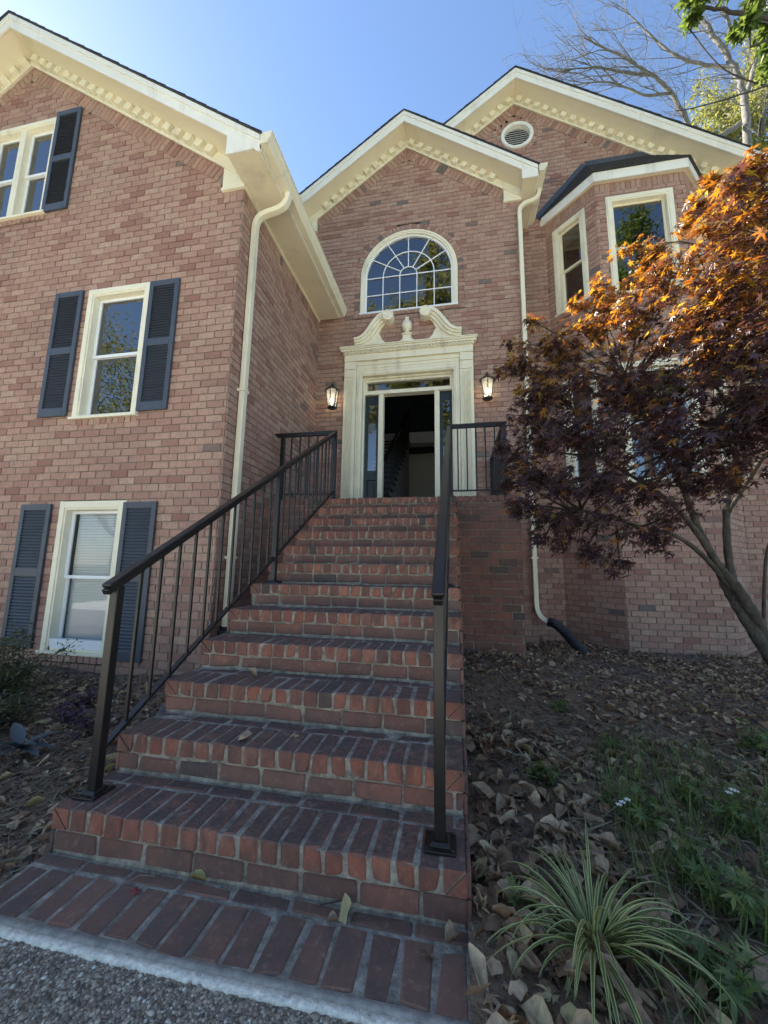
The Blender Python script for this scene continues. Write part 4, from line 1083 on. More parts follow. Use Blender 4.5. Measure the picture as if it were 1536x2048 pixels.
# --- downspouts
def rect_tube(mb, pts, w, h, side):      # rectangular section tube, side = direction of width
    pts = [np.array(p, float) for p in pts]; side = np.array(side, float); V = []; k = len(pts)
    for i, p in enumerate(pts):
        t = pts[min(i + 1, k - 1)] - pts[max(i - 1, 0)]; t /= np.linalg.norm(t); o = np.cross(t, side); o /= np.linalg.norm(o)
        c = .22
        for a, b in ((-1, -1 + c), (-1 + c, -1), (1 - c, -1), (1, -1 + c), (1, 1 - c), (1 - c, 1), (-1 + c, 1), (-1, 1 - c)): V.append(p + side * a * w / 2 + o * b * h / 2)
    F_ = [(i * 8 + j, i * 8 + (j + 1) % 8, (i + 1) * 8 + (j + 1) % 8, (i + 1) * 8 + j) for i in range(k - 1) for j in range(8)]
    mb.add(V, F_ + [tuple(range(7, -1, -1)), tuple(range((k - 1) * 8, k * 8))])
def bez(p0, p1, p2, p3, n=10):
    p0, p1, p2, p3 = map(np.array, (p0, p1, p2, p3)); return [(1 - t) ** 3 * p0 + 3 * (1 - t) ** 2 * t * p1 + 3 * (1 - t) * t * t * p2 + t ** 3 * p3 for t in np.linspace(0, 1, n)]
m_ = MB(); yd = 2.335
pts = bez((-1.985, yd, 5.655), (-1.985, yd, 5.50), (-2.06, yd, 5.46), (-2.18, yd, 5.44)) + bez((-2.22, yd, 5.435), (-2.36, yd, 5.41), (-2.40, yd, 5.36), (-2.40, yd, 5.22)) + [(-2.40, yd, z) for z in np.linspace(5.1, .45, 12)]
rect_tube(m_, pts, .082, .066, (0, 1, 0)); dsl = m_.build('downspout', 'gutter_metal', house)
for z in (3.1, 1.2):
    m_ = MB(); m_.box((-2.45, yd - .055, z), (-2.36, yd + .055, z + .03)); m_.build('downspout_strap', 'gutter_metal', dsl)
m_ = MB(); xd = 1.135; yy = YF - .055
pts = bez((1.475, YF - .05, 7.66), (1.475, YF - .05, 7.52), (1.42, YF - .055, 7.46), (1.34, yy, 7.44)) + bez((1.31, yy, 7.432), (1.20, yy, 7.41), (xd, yy, 7.36), (xd, yy, 7.24)) + [(xd + .0 * z, yy, z) for z in np.linspace(7.1, .70, 14)] + bez((xd, yy, .66), (xd, yy, .50), (xd + .04, yy - .02, .44), (xd + .17, yy - .06, .385))
rect_tube(m_, pts, .066, .066, (0, 1, 0)); dsr = m_.build('downspout', 'gutter_metal', house)
for z in (4.6, 1.30):
    m_ = MB(); m_.box((xd - .05, yy - .042, z), (xd + .05, yy + .05, z + .028)); m_.build('downspout_strap', 'gutter_metal', dsr)
def corrugated(name, pts, r, label):
    P_ = [np.array(p, float) for p in pts]; C_ = []
    for i in range(len(P_) - 1):
        p0 = P_[max(i - 1, 0)]; p1 = P_[i]; p2 = P_[i + 1]; p3 = P_[min(i + 2, len(P_) - 1)]
        for t in np.linspace(0, 1, 14, endpoint=False):
            C_.append(.5 * ((2 * p1) + (-p0 + p2) * t + (2 * p0 - 5 * p1 + 4 * p2 - p3) * t * t + (-p0 + 3 * p1 - 3 * p2 + p3) * t ** 3))
    C_.append(P_[-1]); m_ = MB(); m_.tube(C_, [r * (1 + .07 * math.cos(i * math.pi)) for i in range(len(C_))], 14); o = m_.build(name, 'black_plastic')
    return tag(o, label, 'drain pipe')
corrugated('drain_pipe', [(xd + .14, yy - .05, .395), (1.38, 4.55, .36), (1.50, 4.38, .22), (1.58, 4.15, .08), (1.66, 3.98, -.02)], .062, 'black corrugated drain pipe running from cream downspout into the soil')
corrugated('drain_pipe', [(-2.40, yd, .50), (-2.40, yd - .01, .34), (-2.38, 2.1, .2), (-2.30, 1.75, .09), (-2.22, 1.45, .06), (-2.12, 1.22, .04), (-2.0, 1.0, -.03)], .06, 'black corrugated drain pipe lying in mulch beside the left stair railing')
m_ = MB(); m_.box((-2.455, yd - .075, .33), (-2.32, yd + .075, .46)); m_.build('downspout_adapter', 'black_plastic', house)

# ================================================================== RAILINGS
def railing(name, loc, label, xr, landing_x, side_return):
    root = empty(name, loc, label, 'railing')
    sl_ = RIS / TR
    ztop = lambda y: 1.060 + (y - .10) * sl_ * 1.013
    zlow = lambda y: .325 + (y - .10) * sl_ * .985
    yt = 3.13
    h = MB()
    # moulded cap: wide top piece with narrower rib underneath
    A, B = np.array((xr, .045, ztop(.045))), np.array((xr, yt, ztop(yt)))
    h.bar(A, B, .050, .020); 
    ho = h.build('handrail', 'rail_metal', root, bevel=.006)
    h = MB(); dn = np.array((0, 0, -.026)); h.bar(A + dn, B + dn, .036, .026); h.build('handrail_web', 'rail_metal', root, bevel=.003)
    h = MB(); h.bar((xr, .12, zlow(.12)), (xr, yt - .02, zlow(yt - .02)), .032, .016); h.build('bottom_rail', 'rail_metal', root, bevel=.002)
    posts = [(.105, RIS), (1.62, 6 * RIS), (yt, LZ)]
    for y, zb in posts:
        p = MB(); p.box((xr - .020, y - .020, zb), (xr + .020, y + .020, ztop(y) - .036)); po_ = p.build('post', 'rail_metal', root, bevel=.004)
        p = MB(); p.box((xr - .055, y - .055, zb - .001), (xr + .055, y + .055, zb + .009)); p.hexa([(xr - .036, y - .036, zb + .0095), (xr + .036, y - .036, zb + .0095), (xr + .036, y + .036, zb + .0095), (xr - .036, y + .036, zb + .0095), (xr - .027, y - .027, zb + .022), (xr + .027, y - .027, zb + .022), (xr + .027, y + .027, zb + .022), (xr - .027, y + .027, zb + .022)])
        p.build('base_plate', 'rail_metal', po_, bevel=.002)
        for bx_ in (-1, 1):
            for by_ in (-1, 1): q_ = MB(); q_.lathe((xr + bx_ * .044, y + by_ * .044, zb + .0088), [(.0065, 0), (.0065, .005), (.004, .007)], 6); q_.build('bolt', 'lantern_metal', po_)
    for (ya, yb, n) in ((.105, 1.62, 12), (1.62, yt, 13)):
        for k in range(1, n):
            y = ya + (yb - ya) * k / n; p = MB(); p.box((xr - .0068, y - .0068, zlow(y) + .004), (xr + .0068, y + .0068, ztop(y) - .034)); p.build('baluster', 'rail_metal', root, bevel=.001)
    # landing section
    x1 = landing_x; zt = 2.872; zl = 2.055; s = 1 if x1 > xr else -1; yl = yt
    h = MB(); h.bar((xr - s * .02, yl, zt), (x1 + s * .03, yl, zt), .056, .022); h.build('handrail', 'rail_metal', root, bevel=.005)
    h = MB(); h.bar((xr, yl, zt - .024), (x1, yl, zt - .024), .042, .026); h.build('handrail_web', 'rail_metal', root)
    h = MB(); h.bar((xr, yl, zl), (x1, yl, zl), .03, .016); h.build('bottom_rail', 'rail_metal', root)
    p = MB(); xp = x1 - s * .085 if s < 0 else x1; p.box((xp - .025, yl - .025, LZ), (xp + .025, yl + .025, zt - .012)); po_ = p.build('post', 'rail_metal', root, bevel=.003)
    p = MB(); p.box((xp - .055, yl - .055, LZ - .001), (xp + .055, yl + .055, LZ + .01)); p.build('base_plate', 'rail_metal', po_)
    n = 6
    for k in range(1, n):
        x = xr + (xp - xr) * k / n; p = MB(); p.box((x - .008, yl - .008, zl), (x + .008, yl + .008, zt - .03)); p.build('baluster', 'rail_metal', root)
    if side_return:
        h = MB(); h.bar((x1, yl + .03, zt + .0005), (x1, 4.69, zt + .0005), .056, .022); h.build('handrail', 'rail_metal', root); h = MB(); h.bar((x1, yl, zl), (x1, 4.69, zl), .03, .016); h.build('bottom_rail', 'rail_metal', root)
        h = MB(); h.bar((x1, yl + .03, zt - .024), (x1, 4.68, zt - .024), .042, .026); h.build('handrail_web', 'rail_metal', root)
        for k in range(1, 13):
            y = yl + k * (4.69 - yl) / 13; p = MB(); p.box((x1 - .008, y - .008, zl), (x1 + .008, y + .008, zt - .03)); p.build('baluster', 'rail_metal', root)
        p = MB(); p.box((x1 - .025, 4.63, LZ), (x1 + .025, 4.68, zt - .012)); p.build('post', 'rail_metal', root)
railing('stair_railing', (-1.54, .1, RIS), 'black metal stair railing on the side next to shuttered windows', -1.54, -2.35, False)
railing('stair_railing', (-.09, .1, RIS), 'black metal stair railing on the side next to the maple tree', -.09, .56, True)

# ================================================================== LANTERNS
def lantern(x, z, label):
    root = empty('wall_lantern', (x, YF - .01, z), label, 'lantern', None)
    yc = YF - .16
    m_ = MB(); m_.box((x - .05, YF - .03, z - .10), (x + .05, YF - .005, z + .14)); m_.build('backplate', 'lantern_metal', root, bevel=.008)
    m_ = MB(); m_.tube(bez((x, YF - .03, z + .06), (x, YF - .10, z + .12), (x, yc, z + .36), (x, yc, z + .27), 12), .012, 8); m_.build('arm', 'lantern_metal', root)
    m_ = MB(); m_.lathe((x, yc, z + .165), [(.125, 0), (.13, .008), (.118, .02), (.09, .045), (.05, .07), (.035, .085), (.03, .10), (.012, .105), (.01, .13), (.016, .138), (.006, .15)], 8); m_.build('cap', 'lantern_metal', root)
    r0, r1 = .070, .108
    g_ = MB(); V = []
    for r, h in ((r0, -.13), (r1, .16)): V += [(x + r * math.cos(math.pi * (2 * j + 1) / 6), yc + r * math.sin(math.pi * (2 * j + 1) / 6), z + h) for j in range(6)]
    g_.add(V, [(j, (j + 1) % 6, 6 + (j + 1) % 6, 6 + j) for j in range(6)]); g_.build('glass', 'lamp_glass', root)
    for j in range(6):
        m_ = MB(); m_.bar(V[j], V[6 + j], .012, .012, up=(0, 1, 0)); m_.build('frame_bar', 'lantern_metal', root)
    m_ = MB(); m_.lathe((x, yc, z - .165), [(.05, 0), (.078, .01), (.084, .028), (.076, .04)], 6); m_.build('base', 'lantern_metal', root)
    m_ = MB(); m_.lathe((x, yc, z - .125), [(.014, 0), (.014, .06), (.03, .09), (.034, .12), (.026, .15), (.006, .165)], 12); m_.build('bulb', 'bulb_glow', root, smooth=True)
    L = bpy.data.lights.new('lantern_light', 'POINT'); L.energy = .25; L.color = (1, .88, .65); L.shadow_soft_size = .03
    lo = bpy.data.objects.new('lantern_light', L); col.objects.link(lo); lo.parent = root; lo.location = (0, -.15, .07)
lantern(-2.10, 4.00, 'lit black wall lantern between the door and the wing side wall')
lantern(.51, 3.98, 'lit black wall lantern between the door and the maple tree')

# ================================================================== VEGETATION
def maple_template():
    V = [(0, 0, 0)]; angs = [-150, -100, -50, 0, 50, 100, 150]; ln = [.38, .62, .88, 1.0, .88, .62, .38]
    out = []
    for i, (a, L) in enumerate(zip(angs, ln)):
        t = math.radians(a + 90); out.append((.0 + L * math.cos(t), .0 + L * math.sin(t), -.16 * L * L))
        w = .17 * L
        if i < 6:
            am = math.radians((a + angs[i + 1]) / 2 + 90); out.append((.26 * math.cos(am), .26 * math.sin(am), .02))
    # widen each lobe in the middle
    pts = []
    for i in range(7):
        t = math.radians(angs[i] + 90); L = ln[i]; d = np.array((math.cos(t), math.sin(t))); p = np.array((-d[1], d[0]))
        for s in (-1, 0, 1):
            if s == 0: pts.append((d[0] * L, d[1] * L, -.18 * L * L))
            else: q = d * L * .55 + p * s * .115 * L; pts.append((q[0], q[1], -.04 * L))
        if i < 6:
            am = math.radians((angs[i] + angs[i + 1]) / 2 + 90); pts.append((.24 * math.cos(am), .24 * math.sin(am), .015))
    V = [(0, -.02, 0)] + pts; n = len(pts)
    Fc = [(0, i, i + 1) for i in range(1, n)]
    # petiole
    k = len(V); V += [(-.012, -.02, 0), (.012, -.02, 0), (.03, -.55, .10)]; Fc.append((k, k + 1, k + 2))
    return np.array(V), Fc
MV, MF = maple_template()
def poly_leaf(L=1., w=.35, droop=.15, fold=.08, n=4):
    V = []; Fc = []
    for i in range(n + 1):
        t = i / n; ww = w * math.sin(math.pi * min(.98, t * .92 + .04)) ** .8 * (1 - .25 * t); zc = -droop * t * t
        V += [(-ww / 2, t * L, zc + fold * ww), (0, t * L, zc), (ww / 2, t * L, zc + fold * ww)]
    for i in range(n):
        for k in (0, 1): a = i * 3 + k; Fc += [(a, a + 1, a + 4), (a, a + 4, a + 3)]
    return np.array(V), Fc
def jitter_curve(a, b, n, amp):
    a = np.array(a, float); b = np.array(b, float); L = np.linalg.norm(b - a); pts = []
    o1, o2 = rng.normal(0, amp * L, 3), rng.normal(0, amp * L, 3)
    for t in np.linspace(0, 1, n): pts.append(a + (b - a) * t + o1 * math.sin(math.pi * t) + o2 * math.sin(2 * math.pi * t) * .5)
    return pts

# ---- Japanese maple
mp = empty('maple_tree', (2.86, 2.1, .02), 'purple and orange leaved maple tree growing in front of the bay', 'tree')
tr = MB()
stems = {}
def stem(key, pts, r0, r1, n=10, wob=.0):
    P_ = [np.array(p, float) for p in pts]; C_ = []
    for i in range(len(P_) - 1):
        p0 = P_[max(i - 1, 0)]; p1 = P_[i]; p2 = P_[i + 1]; p3 = P_[min(i + 2, len(P_) - 1)]
        for t in np.linspace(0, 1, 7, endpoint=False):
            C_.append(.5 * ((2 * p1) + (-p0 + p2) * t + (2 * p0 - 5 * p1 + 4 * p2 - p3) * t * t + (-p0 + 3 * p1 - 3 * p2 + p3) * t ** 3))
    C_.append(P_[-1]); k = len(C_); tr.tube(C_, [(r0 + (r1 - r0) * i / (k - 1)) * (1 + .09 * math.sin(i * 2.3 + r0 * 90)) for i in range(k)], n); stems[key] = (C_, r1)
stem('t1', [(2.86, 2.12, -.12), (2.55, 2.10, .14), (2.30, 2.03, .46), (2.17, 2.09, .80), (2.10, 2.13, 1.02), (2.04, 2.10, 1.20)], .055, .033)
stem('t2', [(2.92, 2.06, -.12), (2.60, 2.16, .17), (2.38, 2.16, .48), (2.23, 2.05, .77), (2.12, 2.03, 1.0), (2.02, 2.04, 1.16)], .046, .03)
stem('a', [(2.05, 2.10, 1.15), (1.90, 2.06, 1.50), (1.72, 1.9, 1.85), (1.5, 1.75, 2.15), (1.30, 1.6, 2.5)], .030, .013, 8)
stem('a2', [(2.03, 2.04, 1.14), (1.84, 1.95, 1.42), (1.62, 1.80, 1.62), (1.35, 1.6, 1.75), (1.0, 1.5, 1.95)], .026, .010, 8)
stem('b', [(2.15, 2.10, .90), (2.13, 2.12, 1.25), (2.15, 2.1, 1.68), (2.22, 2.05, 2.13), (2.25, 1.9, 2.7), (2.2, 1.7, 3.3)], .032, .012, 8)
stem('c', [(2.12, 2.08, .98), (1.88, 1.98, 1.25), (1.6, 1.8, 1.40), (1.25, 1.6, 1.46), (.85, 1.45, 1.55)], .022, .008, 8)
stem('d', [(2.15, 2.1, 1.62), (2.32, 1.95, 2.0), (2.4, 1.6, 2.4), (2.35, 1.25, 2.8), (2.2, 1.05, 3.2)], .022, .009, 8)
stem('e', [(2.30, 2.12, .50), (2.36, 2.15, .95), (2.42, 2.1, 1.4), (2.55, 1.9, 1.9), (2.6, 1.6, 2.3)], .013, .006, 6)
CL = [(1512, 385, .55, .20), (1450, 440, .8, .18), (1530, 470, .7, .25), (1415, 520, 1.1, .22), (1470, 540, .8, .25), (1290, 535, 1.5, .18), (1340, 560, 1.3, .24), (1440, 600, 1.0, .28), (1530, 600, .8, .28),
      (1225, 600, 1.6, .20), (1165, 665, 1.6, .18), (1260, 650, 1.4, .26), (1360, 670, 1.2, .3), (1470, 690, 1.0, .3), (1545, 690, .9, .28),
      (1115, 715, 1.5, .18), (1040, 730, 1.5, .12), (1060, 780, 1.3, .2), (1140, 770, 1.2, .26), (1240, 760, 1.1, .3), (1350, 780, 1.0, .32), (1460, 800, .9, .32), (1545, 790, .9, .28),
      (1045, 830, 1.3, .13), (1060, 870, 1.2, .2), (1130, 860, 1.0, .25), (1230, 870, .9, .28), (1340, 880, 1.0, .3), (1440, 890, 1.1, .28), (1540, 880, 1.1, .28),
      (1040, 940, 1.2, .16), (1100, 950, 1.05, .2), (1190, 960, 1.0, .24), (1290, 970, 1.05, .25), (1390, 960, 1.3, .24), (1050, 1010, 1.2, .10), (1470, 950, 1.6, .2),
      (1085, 1040, 1.2, .14), (1160, 1045, 1.1, .2), (1250, 1050, 1.2, .22), (1195, 1110, 1.25, .14), (1300, 1070, 1.3, .16), (1240, 1140, 1.3, .09), (1345, 1030, 1.4, .16), (1240, 500, 1.5, .05), (1150, 610, 1.7, .07),
      (1000, 735, 1.5, .05), (1000, 900, 1.35, .04), (1015, 965, 1.3, .05), (1030, 1020, 1.25, .05), (1020, 690, 1.6, .04), (1090, 690, 1.5, .10), (1200, 560, 1.6, .08), (1300, 500, 1.4, .08), (1380, 450, 1.2, .09), (1405, 400, 1.0, .06), (1480, 350, .6, .07), (1120, 1090, 1.2, .08), (1075, 1085, 1.2, .05), (1060, 640, 1.7, .04), (1420, 360, .9, .04), (1515, 325, .5, .06),
      (1610, 520, 1.0, .28), (1640, 640, 1.2, .32), (1600, 760, 1.1, .3), (1690, 560, 1.4, .3), (1680, 720, 1.5, .34), (1620, 860, 1.4, .3), (1740, 660, 1.7, .32), (1720, 820, 1.7, .32), (1600, 430, .8, .22), (1660, 440, 1.3, .28), (1560, 560, 1.6, .3), (1480, 640, 1.9, .3), (1420, 740, 2.0, .3), (1330, 850, 1.9, .28), (1230, 800, 1.8, .26), (1680, 930, 1.9, .26)]
LP, LR, LS_, LC = [], [], [], []
allnodes = [(p, k) for k in stems for p in stems[k][0][3:]]
NPN = np.array([p for p, k in allnodes])
sun_np = np.array(sd)
for (px, py, Y, r) in CL:
    c = onY(px, py, Y); r = r * .95
    dd = np.linalg.norm(NPN - c, axis=1) + np.clip(NPN[:, 2] - c[2], 0, 9) * 1.2
    a = NPN[int(np.argmin(dd))]
    main = jitter_curve(a, c, 9, .07); tr.tube(main, [.011 - .008 * i / 8 for i in range(9)], 5)
    nt = max(4, int(90 * r)); 
    for k in range(nt):
        v = rng.normal(0, 1, 3); v /= np.linalg.norm(v); e = c + v * r * rng.uniform(.45, 1.05) ** .6 * np.array((1.05, 1.05, .75))
        s0 = main[rng.integers(5, 9)]; tw = jitter_curve(s0, e, 5, .08); tr.tube(tw, [.003, .0026, .0022, .0018, .0012], 3, cap=False)
        nl = rng.integers(15, 24) if py < 800 else (rng.integers(12, 20) if py < 1000 else rng.integers(7, 14))
        for q in range(nl):
            t = rng.uniform(.25, 1.08); i = min(3, int(t * 4)); base_ = tw[i] + (tw[min(i + 1, 4)] - tw[i]) * (t * 4 - i) + rng.normal(0, .022 + .03 * r, 3)
            LP.append(base_); LS_.append(float(np.clip(rng.lognormal(-3.28, .30), .020, .062))); 
LP = np.array(LP); nL = len(LP)
# leaf rotations: blade roughly level, tips hanging outwards from trunk
out = LP - np.array((2.0, 1.6, 0)); az = np.arctan2(out[:, 1], out[:, 0]) - np.pi / 2 + rng.normal(0, .9, nL)
Rz = np.zeros((nL, 3, 3)); Rz[:, 0, 0] = np.cos(az); Rz[:, 0, 1] = -np.sin(az); Rz[:, 1, 0] = np.sin(az); Rz[:, 1, 1] = np.cos(az); Rz[:, 2, 2] = 1
dr = rng.normal(-.55, .38, nL); Rx = np.zeros((nL, 3, 3)); Rx[:, 0, 0] = 1; Rx[:, 1, 1] = np.cos(dr); Rx[:, 1, 2] = -np.sin(dr); Rx[:, 2, 1] = np.sin(dr); Rx[:, 2, 2] = np.cos(dr)
ro = rng.normal(0, .4, nL); Ry = np.zeros((nL, 3, 3)); Ry[:, 1, 1] = 1; Ry[:, 0, 0] = np.cos(ro); Ry[:, 0, 2] = np.sin(ro); Ry[:, 2, 0] = -np.sin(ro); Ry[:, 2, 2] = np.cos(ro)
RL = Rz @ Rx @ Ry; 
# orange upper leaves: sunlit look and autumn tint put into the colour; purple below
sunlit_mix = 1 / (1 + np.exp(-((LP[:, 2] - 2.45) / .2))); RN = np.where(rng.random(nL) < np.clip(sunlit_mix * .62 + .25 * np.clip((LP[:, 2] - 3.0) / .6, 0, 1), .06, .85), rng.uniform(.54, 1, nL), rng.beta(1.6, 1.8, nL) * .52); LS_ = np.array(LS_)
d2 = np.linalg.norm(LP - CP, axis=1) / LS_; inf = np.array([depth_in_frame(p) is not None for p in LP]); order = np.argsort(np.where(inf, d2, 1e9))
sel = order[:300]; oth = order[300:]
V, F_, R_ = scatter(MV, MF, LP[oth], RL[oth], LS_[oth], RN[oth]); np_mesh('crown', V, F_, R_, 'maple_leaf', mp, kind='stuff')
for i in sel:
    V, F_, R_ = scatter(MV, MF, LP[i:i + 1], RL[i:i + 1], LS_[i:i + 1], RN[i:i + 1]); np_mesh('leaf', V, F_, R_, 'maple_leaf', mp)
tr.build('trunk', 'bark_maple', mp, smooth=True)

# ---- generic broadleaf / bare trees
def tree(name, base, H, lean, r0, label, leafmat, barkmat, crown_c, crown_r, nleaf, leafsize, depth=4, nb=5, group=None, seed=1, limb_bias=(0, 0, 0), ymax=1e9, cat='tree'):
    rg = np.random.default_rng(seed); root = empty(name, base, label, cat, group); tb = MB(); tips = []
    base = np.array(base, float)
    def grow(p, d, L, r, lv):
        n = 6 if lv < 2 else 4; pts = [p]; q = p.copy(); dv = d / np.linalg.norm(d)
        for i in range(n):
            dv = dv + rg.normal(0, .13, 3) + np.array((0, 0, .05)) + np.array(limb_bias) * .05; dv /= np.linalg.norm(dv); q = q + dv * L / n; pts.append(q.copy())
        rad = [r * (1 - .55 * i / n) for i in range(n + 1)]
        tb.tube(pts, rad, 8 if lv < 2 else (5 if lv < 3 else 3), cap=False)
        if q[1] > ymax: return
        if lv >= depth: tips.append(q); return
        k = nb if lv < depth - 1 else nb + 1
        for j in range(k):
            t = rg.uniform(.35, 1.0) if j else 1.0; i = min(n, int(round(t * n))); s = pts[i]
            an = rg.uniform(0, 2 * math.pi); sp = rg.uniform(.45, .95); a_ = np.cross(dv, (0.3, .2, 1.)); a_ /= np.linalg.norm(a_) + 1e-6; b_ = np.cross(dv, a_)
            nd_ = dv * math.cos(sp) + (a_ * math.cos(an) + b_ * math.sin(an)) * math.sin(sp) + np.array(limb_bias) * .25
            grow(s, nd_, L * rg.uniform(.55, .78), rad[i] * rg.uniform(.5, .68), lv + 1)
        tips.append(q)
    grow(base, np.array(lean, float), H, r0, 0)
    tb.build('trunk', barkmat, root, smooth=True)
    T = np.array(tips)
    if nleaf:
        lv_, lf_ = poly_leaf(1., .42, .2, .1, 2)
        idx = rg.integers(0, len(T), nleaf); sp = crown_r
        P_ = T[idx] + rg.normal(0, sp, (nleaf, 3)); P_ = P_[P_[:, 1] < ymax]; nleaf = len(P_)
        V, F_, R_ = scatter(lv_, lf_, P_, rand_rot(nleaf, .9), rg.uniform(.6, 1.25, nleaf) * leafsize, rg.random(nleaf))
        np_mesh('crown', V, F_, R_, leafmat, root, kind='stuff')
    return root
# behind the roof, upper right
def cluster_tree(name, base, limbs, clusters, label, barkmat, leafmat, leaf_t, size, dens, twig=None, seed=1, r_trunk=.2):
    rg = np.random.default_rng(seed); root = empty(name, base, label, 'tree'); tb = MB(); nodes = []
    for pts, r0, r1 in limbs:
        P_ = [np.array(p, float) for p in pts]; C_ = []
        for i in range(len(P_) - 1):
            p0 = P_[max(i - 1, 0)]; p1 = P_[i]; p2 = P_[i + 1]; p3 = P_[min(i + 2, len(P_) - 1)]
            for t in np.linspace(0, 1, 6, endpoint=False):
                C_.append(.5 * ((2 * p1) + (-p0 + p2) * t + (2 * p0 - 5 * p1 + 4 * p2 - p3) * t * t + (-p0 + 3 * p1 - 3 * p2 + p3) * t ** 3) + rg.normal(0, r0 * .12, 3))
        C_.append(P_[-1]); k = len(C_); tb.tube(C_, [r0 + (r1 - r0) * i / (k - 1) for i in range(k)], 8, cap=False); nodes += [(C_[i], C_[min(i + 1, k - 1)] - C_[max(i - 1, 0)]) for i in range(3, k)]
    def tw(p, d, L, r, lv):
        n = 5; q = p.copy(); pts = [p]; dv = d / (np.linalg.norm(d) + 1e-9)
        for i in range(n): dv = dv + rg.normal(0, .16, 3) + np.array(twig['bias']); dv /= np.linalg.norm(dv); q = q + dv * L / n; pts.append(q.copy())
        tb.tube(pts, [r * (1 - .75 * i / n) for i in range(n + 1)], 5 if lv == 0 else 3, cap=False)
        if lv < twig['lv']:
            for j in range(twig['n']):
                i = rg.integers(1, n + 1); v = rg.normal(0, 1, 3); tw(pts[i], dv + v * .65, L * rg.uniform(.45, .75), r * .55, lv + 1)
    if twig:
        for j in rg.permutation(len(nodes))[:twig['count']]:
            p, d = nodes[j]; tw(p, d / (np.linalg.norm(d) + 1e-9) + rg.normal(0, .6, 3) + np.array(twig['bias']) * 4, twig['L'] * rg.uniform(.6, 1.2), twig['r'], 0)
    NP = np.array([p for p, d in nodes]); LPs = []
    for (c, r) in clusters:
        c = np.array(c, float); a = NP[int(np.argmin(np.linalg.norm(NP - c, axis=1)))]; main = []
        o1 = rg.normal(0, .06 * np.linalg.norm(c - a), 3)
        for t in np.linspace(0, 1, 7): main.append(a + (c - a) * t + o1 * math.sin(math.pi * t))
        tb.tube(main, [r * .06 * (1 - .7 * i / 6) + .004 for i in range(7)], 5, cap=False); m = int(dens * r * r * r) + 20
        for k in range(max(4, int(m / 45))):
            v = rg.normal(0, 1, 3); v /= np.linalg.norm(v); e = c + v * r * rg.uniform(.4, 1.1); s0 = main[rg.integers(3, 7)]
            tb.tube([s0, (s0 + e) / 2 + rg.normal(0, .05 * r, 3), e], [r * .012 + .002, r * .008 + .002, .002], 3, cap=False)
            for q in range(45): t = rg.uniform(.3, 1.1); LPs.append(s0 + (e - s0) * t + rg.normal(0, .13 * r, 3))
    tb.build('trunk', barkmat, root, smooth=True)
    if LPs:
        LPs = np.array(LPs); m = len(LPs); V, F_, R_ = scatter(*leaf_t, LPs, rand_rot(m, .9), rg.uniform(.6, 1.25, m) * size, rg.random(m)); np_mesh('crown', V, F_, R_, leafmat, root, kind='stuff')
    return root
oval = poly_leaf(1., .46, .2, .1, 2)
Q = lambda pts, Y: [onY(a, b, Y + (0 if len(c) == 0 else c[0])) for a, b, *c in pts]
YB = 11.0
trunkb = [(9.6, YB + .2, -.1), (9.5, YB + .1, 7.5)] + Q([(1500, 300), (1488, 190), (1468, 135), (1420, 60), (1395, 20), (1380, -60)], YB)
cluster_tree('bare_tree', (9.6, YB + .2, -.1), [(trunkb, .14, .04),
    (Q([(1478, 250), (1400, 290, -.5), (1373, 240, -.8), (1333, 175, -1), (1288, 140, -1.2), (1248, 115, -1.3), (1168, 75, -1.4)], YB), .09, .022),
    (Q([(1300, 150, -1.2), (1250, 145, -1), (1190, 135, -1), (1130, 140, -1)], YB), .05, .015),
    (Q([(1340, 185, -1), (1290, 190, -.8), (1220, 165, -.6), (1150, 170, -.5)], YB), .045, .014),
    (Q([(1468, 135), (1410, 130, .3), (1350, 110, .4), (1290, 60, .5), (1250, 20, .6)], YB), .07, .018),
    (Q([(1450, 100), (1460, 50, -.3), (1440, 10, -.4), (1430, -40, -.4)], YB), .06, .03),
    (Q([(1490, 200), (1510, 130, .3), (1530, 60, .4), (1560, 0, .4)], YB), .08, .03)],
    [], 'tall grey tree with bare spreading twigs above the roof', 'bark_grey', 'autumn_leaf', oval, .1, 1, dict(bias=(-.10, -.02, .03), lv=2, n=4, count=90, L=1.6, r=.017), 3)
cluster_tree('autumn_tree', (13.5, 15.0, -.1), [([(13.5, 15, -.1), (13.3, 15, 8), (13.2, 15, 14), (13.0, 15, 19)], .25, .08)],
    [(onY(px, py, 15.0 + dy), r) for px, py, dy, r in ((1375, 270, 0, .9), (1420, 230, .5, 1.0), (1470, 250, -.5, 1.1), (1520, 220, 0, 1.2), (1430, 290, 0, 1.0), (1500, 160, .4, 1.0), (1540, 120, 0, 1.2), (1410, 170, .8, .7), (1460, 190, .3, .8), (1350, 300, .2, .8), (1545, 290, 0, 1.2), (1525, 60, .5, .8), (1480, 300, -.5, 1.0))],
    'yellow green leaved tree standing behind the bare tree', 'bark_grey', 'gold_leaf', oval, .15, 900, seed=4)
cluster_tree('autumn_tree', (7.6, 8.6, -.1), [([(7.6, 8.6, -.1), (7.5, 8.6, 1.2), (7.4, 8.6, 2.4), (7.3, 8.6, 3.4)], .08, .02)],
    [(onY(px, py, 8.5), r) for px, py, r in ((1490, 1030, .5), (1530, 1000, .5), (1520, 1050, .4), (1545, 940, .5), (1470, 1000, .35))],
    'low yellow green bushy tree beyond the bay corner', 'bark_grey', 'gold_leaf', oval, .09, 5200, seed=6)
